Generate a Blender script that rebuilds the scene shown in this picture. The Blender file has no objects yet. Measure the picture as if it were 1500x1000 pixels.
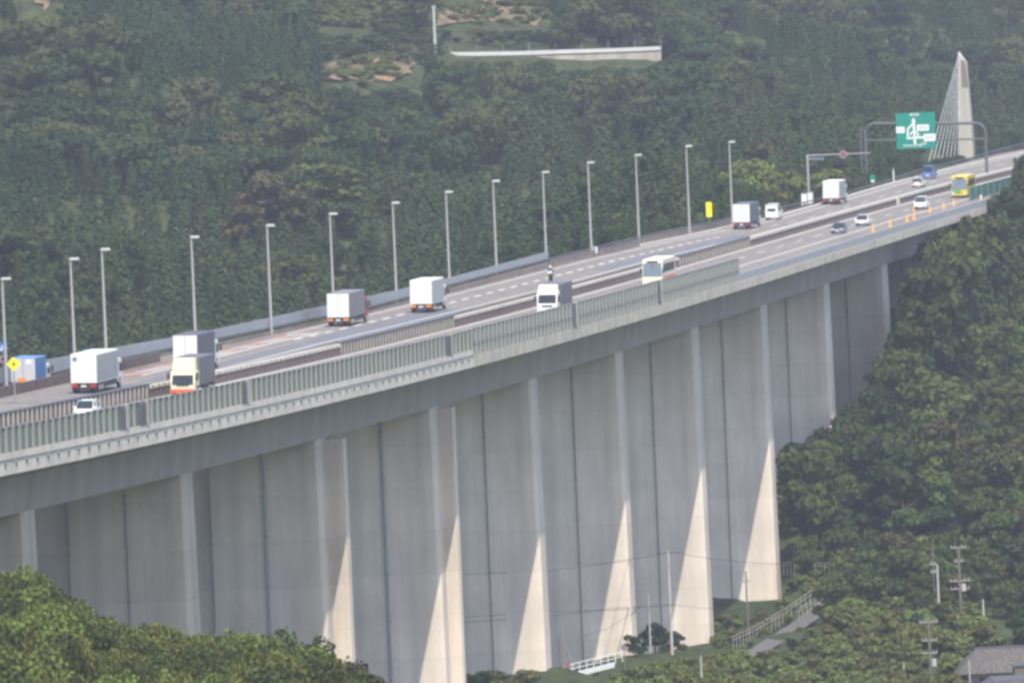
import bpy, bmesh, math, random
import numpy as np
from mathutils import Vector, Matrix

random.seed(7)
RNG = np.random.default_rng(11)
SC = bpy.context.scene
COL = SC.collection
PI = math.pi

# ------------------------------------------------------------------ camera
FOC = 14510.66          # focal length in pixels of a 1500 px wide frame
PITCH, ROLL = -0.0445023, 0.0419707
cp_, sp_ = math.cos(PITCH), math.sin(PITCH)
cr_, sr_ = math.cos(ROLL), math.sin(ROLL)
FWD = Vector((0, cp_, sp_)); UP0 = Vector((0, -sp_, cp_)); RT0 = Vector((1, 0, 0))
CX = RT0 * cr_ - UP0 * sr_
CY = RT0 * sr_ + UP0 * cr_


def px(p):
    """photo coordinates (1500 wide) of a world point, and px per metre there"""
    p = Vector(p); d = p.dot(FWD)
    return 750 + FOC * p.dot(CX) / d, 500 - FOC * p.dot(CY) / d, FOC / d


def P(x, y, d):
    """world point seen at photo (x, y), d metres north of the camera"""
    r = FWD + CX * ((x - 750) / FOC) + CY * ((500 - y) / FOC)
    return r * (d / r.y)


cam = bpy.data.cameras.new('camera'); camo = bpy.data.objects.new('camera', cam); COL.objects.link(camo)
m = Matrix.Identity(4)
for i, v in enumerate((CX, CY, -FWD)):
    for j in range(3):
        m[j][i] = v[j]
camo.matrix_world = m
cam.sensor_width = 36; cam.lens = FOC / 1500 * 36
cam.clip_start = 5; cam.clip_end = 20000
SC.camera = camo

# ------------------------------------------------------------------ alignment of the viaduct
G_ = {'X0': 169.8997574, 'Y0': 2011.748983, 'H': -49.63383898, 'phi': 0.224763591, 'kap': 0.0001054992988, 'k3': 4.115483229e-07, 'k4': 3.263779482e-10, 'g': -0.001681622237, 'kv': 4.679954752e-07, 'kv3': -6.007593797e-08, 'e': -0.0209610107}
X0, Y0, Z0, PHI, KAP, K3, K4 = (G_[k] for k in ('X0', 'Y0', 'H', 'phi', 'kap', 'k3', 'k4'))
GR, KV, KV3, EE = (G_[k] for k in ('g', 'kv', 'kv3', 'e'))
SMIN, SMAX, DS = -1500, 500, 5.0
_s = np.arange(SMIN, SMAX + DS, DS)


def head(s):
    return PHI + KAP * s + K3 * (s + 500) ** 2 / 2 + K4 * (s + 500) ** 3 / 6


def _integ():
    f = np.arange(SMIN, SMAX + DS, .5); h = head(f)
    x = np.concatenate([[0], np.cumsum((np.sin(h[1:]) + np.sin(h[:-1])) / 2 * .5)])
    y = np.concatenate([[0], np.cumsum((np.cos(h[1:]) + np.cos(h[:-1])) / 2 * .5)])
    i0 = int(np.argmin(abs(f)))
    return f, x - x[i0] + X0, y - y[i0] + Y0


FS, FX, FY = _integ()
ZS = [-1400, -1115, -1000, -760, -690, -650, -570, -500, -430, -300, 500]
ZV = [.3, .5, 1.2, 1.26, .9, .5, -.1, .1, .5, .8, .8]


def zf(s):
    return float(np.interp(s, ZS, ZV))


def W(s, o, h=0.0, far=None):
    """station s along the road, offset o to the right, height h over the pavement"""
    x = float(np.interp(s, FS, FX)); y = float(np.interp(s, FS, FY)); H = head(s)
    z = Z0 + GR * s + KV * s * s / 2 + KV3 * (s + 500) ** 3 / 6
    if far or (far is None and o < -0.5):
        z += zf(s)
    return Vector((x + o * math.cos(H), y - o * math.sin(H), z + EE * o + h))


def find_s(x, o, h=0.0):
    """station at which (o, h) shows at photo column x"""
    a, b = -1300., 0.
    for _ in range(40):
        c = (a + b) / 2
        if px(W(c, o, h))[0] < x: a = c
        else: b = c
    return (a + b) / 2


def find_h(x, y, o):
    """station and height of the point at offset o that shows at photo (x, y)"""
    h = 0.0
    for _ in range(25):
        s = find_s(x, o, h); q = px(W(s, o, h)); h += (q[1] - y) / q[2]
    return s, h


def so(x, y):
    """station and offset of a world xy (closest point of the axis)"""
    i = np.argmin((FX - x) ** 2 + (FY - y) ** 2)
    H = head(FS[i])
    return float(FS[i]), float((x - FX[i]) * math.cos(H) - (y - FY[i]) * math.sin(H))


# ------------------------------------------------------------------ materials
MATS = {}
# reflectances that differ from the common calibration of .8
PALE = dict(asphalt=.66, asphalt_new=.68, concrete=1.08, stained_concrete=1.0, pylon_concrete=1.1, girder_concrete=.84, barrier_cap=.9, asphalt_red=.8, orange_soil=.75)


def mat(name, col, rough=.75, var=.12, scale=3.0, metal=0.0, spec=.3, stretch=(1, 1, 1)):
    if name in MATS: return MATS[name]
    mt = bpy.data.materials.new(name); mt.use_nodes = True; MATS[name] = mt
    nt = mt.node_tree; b = nt.nodes['Principled BSDF']
    b.inputs['Roughness'].default_value = rough; b.inputs['Metallic'].default_value = metal
    b.inputs['Specular IOR Level'].default_value = spec
    k = PALE.get(name, .80)
    c = (*[q * k for q in col], 1)
    if var > 0:
        tc = nt.nodes.new('ShaderNodeTexCoord'); mp = nt.nodes.new('ShaderNodeMapping'); n = nt.nodes.new('ShaderNodeTexNoise')
        mp.inputs['Scale'].default_value = stretch
        n.inputs['Scale'].default_value = scale; n.inputs['Detail'].default_value = 5
        nt.links.new(tc.outputs['Object'], mp.inputs[0]); nt.links.new(mp.outputs[0], n.inputs['Vector'])
        r = nt.nodes.new('ShaderNodeMapRange'); r.inputs[1].default_value = .3; r.inputs[2].default_value = .7
        r.inputs[3].default_value = 1 - var; r.inputs[4].default_value = 1 + var
        nt.links.new(n.outputs['Fac'], r.inputs[0])
        mx = nt.nodes.new('ShaderNodeMix'); mx.data_type = 'RGBA'; mx.blend_type = 'MULTIPLY'; mx.inputs[0].default_value = 1
        mx.inputs[6].default_value = c
        nt.links.new(r.outputs[0], mx.inputs[7]); nt.links.new(mx.outputs[2], b.inputs['Base Color'])
    else:
        b.inputs['Base Color'].default_value = c
    return mt


def pier_mat(name, col):
    mt = bpy.data.materials.new(name); mt.use_nodes = True
    nt = mt.node_tree; N = nt.nodes.new; L = nt.links.new; b = nt.nodes['Principled BSDF']
    b.inputs['Roughness'].default_value = .85; b.inputs['Specular IOR Level'].default_value = .2
    tc = N('ShaderNodeTexCoord')

    def noise(scale, st, lo, hi, det=4):
        mp = N('ShaderNodeMapping'); mp.inputs['Scale'].default_value = st
        n = N('ShaderNodeTexNoise'); n.inputs['Scale'].default_value = scale; n.inputs['Detail'].default_value = det
        L(tc.outputs['Object'], mp.inputs[0]); L(mp.outputs[0], n.inputs['Vector'])
        r = N('ShaderNodeMapRange'); r.inputs[1].default_value = .3; r.inputs[2].default_value = .7
        r.inputs[3].default_value = lo; r.inputs[4].default_value = hi
        L(n.outputs['Fac'], r.inputs[0]); return r.outputs[0]

    def mul(a, c):
        q = N('ShaderNodeMath'); q.operation = 'MULTIPLY'; L(a, q.inputs[0]); L(c, q.inputs[1]); return q.outputs[0]
    streak = noise(.9, (1, 1, .03), .91, 1.06)
    blot = noise(.2, (1, 1, .5), .80, 1.12, 7)
    fine = noise(3, (1, 1, 1), .95, 1.05)
    sx = N('ShaderNodeSeparateXYZ'); L(tc.outputs['Object'], sx.inputs[0])

    def line(sock, period, width, dark):
        q = N('ShaderNodeMath'); q.operation = 'PINGPONG'; q.inputs[1].default_value = period / 2; L(sock, q.inputs[0])
        r = N('ShaderNodeMapRange'); r.inputs[1].default_value = width * .4; r.inputs[2].default_value = width
        r.inputs[3].default_value = dark; r.inputs[4].default_value = 1
        L(q.outputs[0], r.inputs[0]); return r.outputs[0]

    def lift(sock, period, amount):
        d = N('ShaderNodeMath'); d.operation = 'DIVIDE'; d.inputs[1].default_value = period; L(sock, d.inputs[0])
        f = N('ShaderNodeMath'); f.operation = 'FLOOR'; L(d.outputs[0], f.inputs[0])
        w = N('ShaderNodeTexWhiteNoise'); w.noise_dimensions = '1D'; L(f.outputs[0], w.inputs['W'])
        r = N('ShaderNodeMapRange'); r.inputs[3].default_value = 1 - amount; r.inputs[4].default_value = 1 + amount
        L(w.outputs['Value'], r.inputs[0]); return r.outputs[0]
    v = mul(mul(mul(streak, blot), fine), noise(.33, (1, 1, .022), .87, 1.07, 3))
    v = mul(v, line(sx.outputs['Z'], 4.5, .08, .90))
    v = mul(v, line(sx.outputs['X'], 2.02, .05, .93))
    v = mul(v, lift(sx.outputs['Z'], 4.5, .04))
    mx = N('ShaderNodeMix'); mx.data_type = 'RGBA'; mx.blend_type = 'MULTIPLY'; mx.inputs[0].default_value = 1
    mx.inputs[6].default_value = col; L(v, mx.inputs[7]); L(mx.outputs[2], b.inputs['Base Color'])
    return mt


def leaf_mat(name, col, var=.35, trans=.25, hue=.03):
    mt = bpy.data.materials.new(name); mt.use_nodes = True; MATS[name] = mt
    nt = mt.node_tree; N = nt.nodes.new; L = nt.links.new
    b = nt.nodes['Principled BSDF']; b.inputs['Roughness'].default_value = .7; b.inputs['Specular IOR Level'].default_value = .08
    g = N('ShaderNodeNewGeometry'); oi = N('ShaderNodeObjectInfo')
    hs = N('ShaderNodeHueSaturation'); hs.inputs['Color'].default_value = (col[0] * .72, col[1] * .68, col[2] * .64, 1)
    r = N('ShaderNodeMapRange'); r.inputs[3].default_value = 1 - var; r.inputs[4].default_value = 1 + var
    L(g.outputs['Random Per Island'], r.inputs[0])
    r2 = N('ShaderNodeMapRange'); r2.inputs[3].default_value = .78; r2.inputs[4].default_value = 1.22
    L(oi.outputs['Random'], r2.inputs[0])
    q = N('ShaderNodeMath'); q.operation = 'MULTIPLY'; L(r.outputs[0], q.inputs[0]); L(r2.outputs[0], q.inputs[1]); L(q.outputs[0], hs.inputs['Value'])
    r3 = N('ShaderNodeMapRange'); r3.inputs[3].default_value = .5 - hue; r3.inputs[4].default_value = .5 + hue
    L(oi.outputs['Random'], r3.inputs[0]); L(r3.outputs[0], hs.inputs['Hue'])
    L(hs.outputs['Color'], b.inputs['Base Color'])
    t = N('ShaderNodeBsdfTranslucent'); L(hs.outputs['Color'], t.inputs['Color'])
    ms = N('ShaderNodeMixShader'); ms.inputs[0].default_value = trans
    L(b.outputs[0], ms.inputs[1]); L(t.outputs[0], ms.inputs[2])
    L(ms.outputs[0], nt.nodes['Material Output'].inputs['Surface'])
    return mt


PIERM = pier_mat('pier_concrete', (.60, .52, .435, 1)); PIERO = pier_mat('brown_vignette_pier_concrete', (.475, .41, .34, 1)); PIERN = pier_mat('vignette_pier_concrete', (.535, .465, .39, 1)); PIERD = pier_mat('darker_pier_concrete', (.44, .385, .33, 1))
CONC = mat('concrete', (.45, .41, .355), .85, .15, .5)
CONC_ST = mat('stained_concrete', (.40, .36, .30), .85, .3, 1.2, stretch=(1, 1, .3))
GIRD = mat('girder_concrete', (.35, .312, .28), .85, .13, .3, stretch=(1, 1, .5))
ASPH = mat('asphalt', (.235, .208, .185), .9, .16, .22)
ASPHB = mat('asphalt_new', (.175, .172, .185), .9, .08, .4)
ASPHR = mat('asphalt_red', (.36, .14, .11), .9, .4, .35)
WHITE = mat('road_paint', (.68, .66, .62), .6, .1, 1.5)
STEEL = mat('galvanised_steel', (.30, .31, .33), .5, .1, 1, .3)
STEELD = mat('weathered_steel', (.12, .12, .13), .6, .15, 1, .2)
POLEG = mat('lamp_steel', (.38, .37, .36), .5, .06, 1, .1)
BROWN = mat('rusty_brown_steel', (.12, .085, .08), .8, .25, .8)
BARLT = mat('pale_bar', (.42, .38, .33), .7, .15, 1)
CAPW = mat('barrier_cap', (.47, .44, .385), .7, .12, .7)
PANEL = mat('grey_noise_panel', (.30, .315, .35), .6, .08, .5)
GREENP = mat('green_noise_panel', (.105, .15, .13), .35, .15, .6, spec=.5)
GREYP = mat('grey_green_panel', (.20, .235, .215), .4, .12, .6, spec=.5)
PLATE = mat('grey_steel_plate', (.36, .36, .38), .6, .1, .5)
POST = mat('pale_post', (.31, .31, .28), .6, .1, 1)
BLACK = mat('black_rubber', (.02, .02, .022), .8, 0)
CHASS = mat('dark_chassis', (.045, .045, .05), .7, .2, 2)
GLASS = mat('dark_glass', (.025, .035, .045), .35, 0, spec=.25)
GLASSB = mat('grey_glass', (.13, .17, .19), .3, 0, spec=.7)
VWHITE = mat('white_paint', (.75, .74, .71), .4, .08, .9, spec=.5)
VCREAM = mat('cream_paint', (.74, .65, .42), .4, .03, 2, spec=.5)
VBUS = mat('ivory_paint', (.74, .69, .55), .4, .03, 2, spec=.5)
VYEL = mat('yellow_paint', (.66, .48, .03), .4, .03, 2, spec=.5)
VGRN = mat('green_paint', (.10, .32, .12), .4, .03, 2, spec=.5)
VBLUE = mat('blue_paint', (.05, .17, .42), .35, .05, 2, spec=.5)
VNAVY = mat('navy_paint', (.07, .08, .12), .3, .03, 2, spec=.6)
VORAN = mat('orange_red_paint', (.75, .12, .03), .45, .05, 2)
VRED = mat('red_paint', (.42, .03, .03), .45, .05, 2)
ALU = mat('aluminium_body', (.62, .62, .63), .5, .05, 2, .1)
ALUD = mat('grey_box_body', (.13, .13, .15), .55, .06, 2, .05)
DKGREY = mat('dark_grey_box_body', (.09, .10, .12), .55, .06, 2)
LAMPR = mat('red_lens', (.45, .02, .015), .3, 0, spec=.6)
LAMPW = mat('clear_lens', (.75, .75, .72), .15, 0, spec=.8)
LAMPO = mat('orange_lens', (.75, .25, .03), .3, 0)
SGREEN = mat('sign_green', (.0, .235, .165), .5, .04, 1)
SWHITE = mat('sign_white', (.80, .80, .78), .5, .03, 1)
SYEL = mat('sign_yellow', (.88, .80, .0), .5, 0)
SBLUE = mat('sign_blue', (.05, .20, .62), .5, 0)
SRED = mat('sign_red', (.22, .07, .08), .5, 0)
SPINK = mat('sign_pink', (.42, .30, .31), .5, 0)
CONEO = mat('cone_orange', (.92, .42, .06), .55, .05, 3)
GNET = mat('green_site_net', (.03, .14, .095), .7, .2, .8)
BARK = mat('bark', (.10, .08, .06), .9, .3, 2)
TILE = mat('roof_tile', (.105, .095, .09), .85, .5, 3)
TILED = mat('dark_roof_tile', (.09, .09, .10), .7, .3, 5)
WOODW = mat('house_wall', (.33, .29, .23), .85, .2, 2)
TIMB = mat('timber_pole', (.17, .145, .125), .9, .2, 2, stretch=(1, 1, .2))
PCONC = mat('pole_concrete', (.45, .44, .41), .8, .1, 1)
INSUL = mat('insulator_white', (.36, .35, .33), .4, 0)
WIRE = mat('black_wire', (.05, .05, .055), .7, 0)
SOIL = mat('orange_soil', (.27, .165, .105), .95, .45, .35)
_nt = SOIL.node_tree; _tc = _nt.nodes.new('ShaderNodeTexCoord'); _n = _nt.nodes.new('ShaderNodeTexNoise'); _n.inputs['Scale'].default_value = .16; _n.inputs['Detail'].default_value = 9; _n.inputs['Roughness'].default_value = .7
_r = _nt.nodes.new('ShaderNodeValToRGB'); _e = _r.color_ramp.elements; _e[0].position = .40; _e[0].color = (.045, .052, .022, 1); _e[1].position = .60; _e[1].color = (.20, .125, .075, 1)
_nt.links.new(_tc.outputs['Object'], _n.inputs['Vector']); _nt.links.new(_n.outputs['Fac'], _r.inputs[0]); _nt.links.new(_r.outputs[0], _nt.nodes['Principled BSDF'].inputs['Base Color'])
PYL = mat('pylon_concrete', (.34, .315, .27), .85, .12, .4, stretch=(1, 1, .2))
CABLE = mat('cable_sheath', (.56, .56, .54), .5, 0)
SKIN = mat('skin', (.5, .33, .25), .6, 0)
JACKET = mat('dark_jacket', (.05, .055, .08), .8, .1, 5)

L_BROAD = leaf_mat('leaf_broad', (.074, .104, .028))
L_BROAD2 = leaf_mat('leaf_olive', (.090, .108, .032))
L_DARK = leaf_mat('leaf_dark', (.044, .070, .026))
L_CON = leaf_mat('leaf_cypress', (.058, .084, .028))
L_BRI = leaf_mat('leaf_bright', (.145, .190, .046))
L_BRN = leaf_mat('leaf_brown', (.100, .094, .044))
L_GRY = leaf_mat('leaf_greyish', (.105, .100, .082))
L_ORC = leaf_mat('leaf_orchard', (.150, .178, .055))


# ------------------------------------------------------------------ mesh builder and scene helpers
def new_obj(name, data, parent=None):
    o = bpy.data.objects.new(name, data); COL.objects.link(o)
    if parent is not None: o.parent = parent
    return o


class MB:
    def __init__(self):
        self.v = []; self.f = []; self.mi = []; self.cur = 0

    def quad(self, *pts):
        n = len(self.v); self.v += [tuple(p) for p in pts]; self.f.append(tuple(range(n, n + len(pts)))); self.mi.append(self.cur)
        return self

    def hexa(self, b, t):
        """eight corners: bottom ring b and top ring t, counter-clockwise from above"""
        n = len(self.v); self.v += [tuple(p) for p in b] + [tuple(p) for p in t]; k = len(b)
        self.f.append(tuple(n + i for i in reversed(range(k)))); self.f.append(tuple(n + k + i for i in range(k)))
        for i in range(k):
            j = (i + 1) % k; self.f.append((n + i, n + j, n + k + j, n + k + i))
        self.mi += [self.cur] * (k + 2)
        return self

    def box(self, x0, x1, y0, y1, z0, z1, top=None):
        a, b, c, d = top or (x0, x1, y0, y1)
        return self.hexa([(x0, y0, z0), (x1, y0, z0), (x1, y1, z0), (x0, y1, z0)], [(a, c, z1), (b, c, z1), (b, d, z1), (a, d, z1)])

    def tube(self, p0, p1, r0, r1=None, n=8):
        r1 = r0 if r1 is None else r1
        p0, p1 = Vector(p0), Vector(p1); d = (p1 - p0).normalized()
        a = d.orthogonal().normalized(); b = d.cross(a)
        ring = lambda p, r: [p + (a * math.cos(2 * PI * i / n) + b * math.sin(2 * PI * i / n)) * r for i in range(n)]
        return self.hexa(ring(p0, r0), ring(p1, r1))

    def path(self, pts, r, n=6):
        for p, q in zip(pts[:-1], pts[1:]): self.tube(p, q, r, r, n)
        return self

    def prism(self, prof, x0, x1, taper=None):
        """profile in the (y, z) plane, extruded from x0 to x1"""
        k = len(prof); n = len(self.v)
        self.v += [(x0, p[0], p[1]) for p in prof] + [(x1, p[0], p[1]) for p in prof]
        self.f.append(tuple(n + i for i in range(k))); self.f.append(tuple(n + k + i for i in reversed(range(k))))
        for i in range(k):
            j = (i + 1) % k; self.f.append((n + j, n + i, n + k + i, n + k + j))
        self.mi += [self.cur] * (k + 2)
        return self

    def sweep(self, rows, close=False, caps=True):
        """rows of points (one row per station) skinned along the first index; close joins the section into a ring"""
        n = len(self.v); k = len(rows[0])
        for r in rows: self.v += [tuple(p) for p in r]
        for i in range(len(rows) - 1):
            for j in range(k if close else k - 1):
                j2 = (j + 1) % k
                self.f.append((n + i * k + j, n + (i + 1) * k + j, n + (i + 1) * k + j2, n + i * k + j2)); self.mi.append(self.cur)
        if close and caps:
            self.f.append(tuple(n + j for j in range(k))); self.f.append(tuple(n + (len(rows) - 1) * k + j for j in reversed(range(k)))); self.mi += [self.cur] * 2
        return self

    def build(self, name, mats, parent=None, bevel=0, smooth=False, origin=None):
        me = bpy.data.meshes.new(name)
        v = self.v
        if origin is not None:
            ov = Vector(origin); v = [tuple(Vector(p) - ov) for p in v]
        me.from_pydata(v, [], self.f)
        mats = mats if isinstance(mats, (list, tuple)) else [mats]
        for q in mats: me.materials.append(q)
        me.polygons.foreach_set('material_index', self.mi)
        bm = bmesh.new(); bm.from_mesh(me)
        bmesh.ops.recalc_face_normals(bm, faces=bm.faces)
        if bevel:
            es = [e for e in bm.edges if len(e.link_faces) == 2 and e.calc_face_angle(0) > .6]
            bmesh.ops.bevel(bm, geom=es, offset=bevel, segments=2, profile=.6, affect='EDGES', clamp_overlap=True)
        bm.to_mesh(me); bm.free()
        if smooth:
            me.polygons.foreach_set('use_smooth', [True] * len(me.polygons))
        o = new_obj(name, me, parent)
        if origin is not None: o.location = origin
        return o


def tag(o, label, cat, group=None, kind=None):
    if label: o['label'] = label
    if cat: o['category'] = cat
    if group: o['group'] = group
    if kind: o['kind'] = kind
    return o


def thing(name, label, cat, loc=(0, 0, 0), rotz=0.0, group=None, roll=0.0):
    o = bpy.data.objects.new(name, None); COL.objects.link(o); o.empty_display_size = .5
    o.location = loc; o.rotation_euler = (0, roll, rotz)
    return tag(o, label, cat, group)


def dup(root, loc, rotz, label, group=None, scale=None):
    r = root.copy(); COL.objects.link(r); r.location = loc; r.rotation_euler = (0, 0, rotz)
    if scale: r.scale = scale
    r['label'] = label
    if group: r['group'] = group
    for ch in list(root.children):
        c = ch.copy(); COL.objects.link(c); c.parent = r
        for g in list(ch.children):
            d = g.copy(); COL.objects.link(d); d.parent = c
    return r


def struct(o):
    o['kind'] = 'structure'; return o


def rng(a, b, step):
    n = max(1, int(math.ceil((b - a) / step))); return [a + (b - a) * i / n for i in range(n + 1)]


# ------------------------------------------------------------------ sun, sky, air
_ax = Vector((math.sin(.16), math.cos(.16), 0)); _rt = Vector((math.cos(.16), -math.sin(.16), 0))
SUN = (-_ax * .50 + _rt * .212 + Vector((0, 0, .9))).normalized()
ld = bpy.data.lights.new('sun', 'SUN'); ld.energy = 3.2; ld.angle = math.radians(.55); ld.color = (1, .92, .79)
lo = bpy.data.objects.new('sun', ld); COL.objects.link(lo); lo.rotation_mode = 'QUATERNION'; lo.rotation_quaternion = SUN.to_track_quat('Z', 'Y')
wd = bpy.data.worlds.new('World'); SC.world = wd; wd.use_nodes = True
wn = wd.node_tree; bg = wn.nodes['Background']; sk = wn.nodes.new('ShaderNodeTexSky'); sk.sky_type = 'NISHITA'; sk.sun_disc = False
sk.sun_elevation = math.asin(SUN.z); sk.sun_rotation = math.atan2(SUN.x, SUN.y); sk.dust_density = 1.5; sk.ozone_density = 1.0
wn.links.new(sk.outputs[0], bg.inputs[0]); bg.inputs[1].default_value = .15
SC.view_settings.view_transform = 'Standard'; SC.view_settings.look = 'None'; SC.view_settings.gamma = 1
SC.view_settings.exposure = 1.1
SC.render.engine = 'CYCLES'; SC.cycles.use_denoising = True
SC.cycles.pixel_filter_type = 'BLACKMAN_HARRIS'; SC.cycles.filter_width = 3.0
SC.cycles.max_bounces = 6; SC.cycles.transparent_max_bounces = 6

# ------------------------------------------------------------------ ground
CPT = []


def cpt(x, y, d, dz=0.0):
    p = P(x, y, d); CPT.append((p.x, p.y, p.z + dz))


def cps(s, o, z):
    p = W(s, o, 0); CPT.append((p.x, p.y, p.z + z))


# pier feet in the valley
for a in ((660, 1003, 1041), (805, 976, 1107), (932, 950, 1172), (1046, 937, 1237), (1146, 891, 1303)): cpt(*a)
for a in ((400, 1010, 1300, -14), (100, 1000, 1100, -14), (250, 1100, 900, 0), (450, 1070, 975, 0), (60, 1150, 830, 0), (900, 1000, 1128), (1100, 1000, 1160), (1000, 1040, 1090), (1300, 1000, 1175), (1480, 1005, 1168), (750, 1060, 1000), (1200, 1100, 1050), (1450, 1150, 1040), (600, 1200, 900), (1000, 1300, 900), (1400, 1400, 850)): cpt(*a)
# lane and slope under the right-hand wood
for a in ((1135, 938, 1215), (1205, 890, 1262), (1215, 835, 1290), (1150, 830, 1312, -1), (1390, 915, 1225), (1500, 925, 1225), (1300, 925, 1210)): cpt(*a)
for a in ((1300, 875, 1285), (1450, 880, 1285), (1200, 792, 1315), (1240, 742, 1330), (1215, 735, 1338), (1320, 665, 1370), (1300, 600, 1392), (1345, 508, 1445), (1460, 690, 1390), (1560, 700, 1380), (1400, 435, 1490), (1460, 452, 1495), (1560, 470, 1490), (1455, 390, 1535), (1500, 352, 1553), (1580, 340, 1600), (1650, 380, 1620)): cpt(*a)
# embankment by the far carriageway
for s in (-650, -560, -460, -360, -260, -160): cps(s, -19, -1.6)
for s in (-300, -200, -100, 0, 150): cps(s, 19, -8); cps(s, 0, -8)
cps(-560, 4, -13); cps(-480, 4, -9)
# hills behind
for a in ((-100, 500, 1330, -9), (0, 470, 1350, -9), (0, 240, 1500, -9), (0, 0, 1720, -9), (250, 420, 1420, -9), (250, 200, 1580, -9), (250, 0, 1800, -9), (450, 400, 1480, -9), (430, 200, 1640, -9), (500, 100, 1790, -2), (600, 40, 1880, -2), (700, 0, 1960, -4),
          (700, 350, 1560, -9), (720, 190, 1700, -9), (660, 100, 1830, -4), (900, 300, 1600, -9), (900, 180, 1740, -9), (660, 96, 1868), (700, 97, 1868), (760, 97, 1868), (830, 128, 1862), (865, 130, 1862), (900, 132, 1864), (960, 114, 1868), (700, 80, 1888), (830, 78, 1892), (900, 76, 1896), (968, 72, 1902), (900, 20, 2000, -6), (1100, 270, 1640, -7), (1080, 150, 1820, -9), (1100, 0, 2080, -8),
          (1280, 200, 1830, -9), (1300, 90, 1980, -9), (1330, 0, 2140, -9), (1430, 200, 1960, -9), (1430, 90, 2120, -9), (1460, -30, 2300, -9), (1530, 190, 1960, -9), (1560, 70, 2180, -9), (1380, 266, 1830), (1420, 262, 1875), (1410, 245, 1910)): cpt(*a)
for a in ((-200, -300, 2300), (400, -300, 2500), (900, -250, 2600), (1400, -200, 3000), (1700, -150, 3000), (300, -420, 3600), (1200, -420, 4200), (2000, -300, 4000), (-800, -200, 2400), (-700, 300, 1600), (-600, 900, 1000)): cpt(*a)
# knoll in front, left
for a in ((0, 930, 740), (120, 985, 740), (300, 1035, 740), (450, 1045, 740), (560, 1105, 740), (0, 1075, 690), (300, 1120, 690), (-200, 940, 740), (660, 1260, 740), (0, 1120, 800), (300, 1190, 800), (560, 1180, 810), (0, 1500, 600), (500, 1600, 600)): cpt(*a)
CPT = np.array(CPT); KX = 2.2


def _rbf():
    X = CPT[:, :2] * [KX, 1]; n = len(X)
    D = np.linalg.norm(X[:, None] - X[None], axis=2)
    A = np.zeros((n + 3, n + 3)); A[:n, :n] = D + np.eye(n) * 1.5
    A[:n, n] = 1; A[:n, n + 1:] = X; A[n, :n] = 1; A[n + 1:, :n] = X.T
    b = np.zeros(n + 3); b[:n] = CPT[:, 2]
    return X, np.linalg.solve(A, b)


RX, RW = _rbf()


def ground_raw(xy):
    q = np.atleast_2d(np.asarray(xy, float)) * [KX, 1]
    out = np.empty(len(q))
    for i in range(0, len(q), 4000):
        c = q[i:i + 4000]; D = np.linalg.norm(c[:, None] - RX[None], axis=2)
        out[i:i + 4000] = D @ RW[:-3] + RW[-3] + c @ RW[-2:]
    return out


AXP = np.column_stack([FX, FY])[::10]; AXS = FS[::10]


def relief(x, y):
    """spurs and hollows of the hills behind the bridge"""
    w = np.clip((y - x * .5 - 1370) / 120, 0, 1) * np.clip((2600 - y) / 300, 0, 1)
    # terraces and wall stay on the even slope
    c = np.exp(-((x - 8) / 34) ** 2 - ((y - 1880) / 85) ** 2)
    r = 3.6 * np.sin(x * .062 + y * .021 + .6) + 3.2 * np.sin(y * .051 - x * .035 + 2.) + 1.9 * np.sin(x * .14 - y * .012) * np.sin(y * .083 + 1)
    c = np.maximum(c, np.exp(-((x - 86) / 22) ** 2 - ((y - 1850) / 90) ** 2))
    return r * w * (1 - np.minimum(1, c * 1.15))


def ground(xy):
    xy = np.atleast_2d(np.asarray(xy, float)); z = ground_raw(xy) + relief(xy[:, 0], xy[:, 1])
    for i in range(0, len(xy), 4000):
        c = xy[i:i + 4000]; D = (c[:, None, 0] - AXP[None, :, 0]) ** 2 + (c[:, None, 1] - AXP[None, :, 1]) ** 2
        k = D.argmin(1); s = AXS[k]; H = head(s)
        o = (c[:, 0] - AXP[k, 0]) * np.cos(H) - (c[:, 1] - AXP[k, 1]) * np.sin(H)
        zd = Z0 + GR * s + KV * s * s / 2 + KV3 * (s + 500) ** 3 / 6
        lim = np.where(np.abs(o) < 15, zd - 7.2, np.where(np.abs(o) < 40, zd - .8 + np.maximum(0, np.abs(o) - 22) * .5, 1e9))
        cut = np.interp(s, [-760, -690, -600, -545, -480], [44, 38, 33, 19, 7.2]) - np.clip((np.abs(o) - 10.5) * 9, 0, 60)
        lim = np.where((np.abs(o) < 15) & (s > -760) & (s < -480), np.minimum(lim, zd - cut), lim)
        near = D.min(1) < 60 ** 2
        z[i:i + 4000] = np.where(near, np.minimum(z[i:i + 4000], lim), z[i:i + 4000])
    return np.clip(z, -140, 160)


def gz(x, y): return float(ground([(x, y)])[0])


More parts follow.
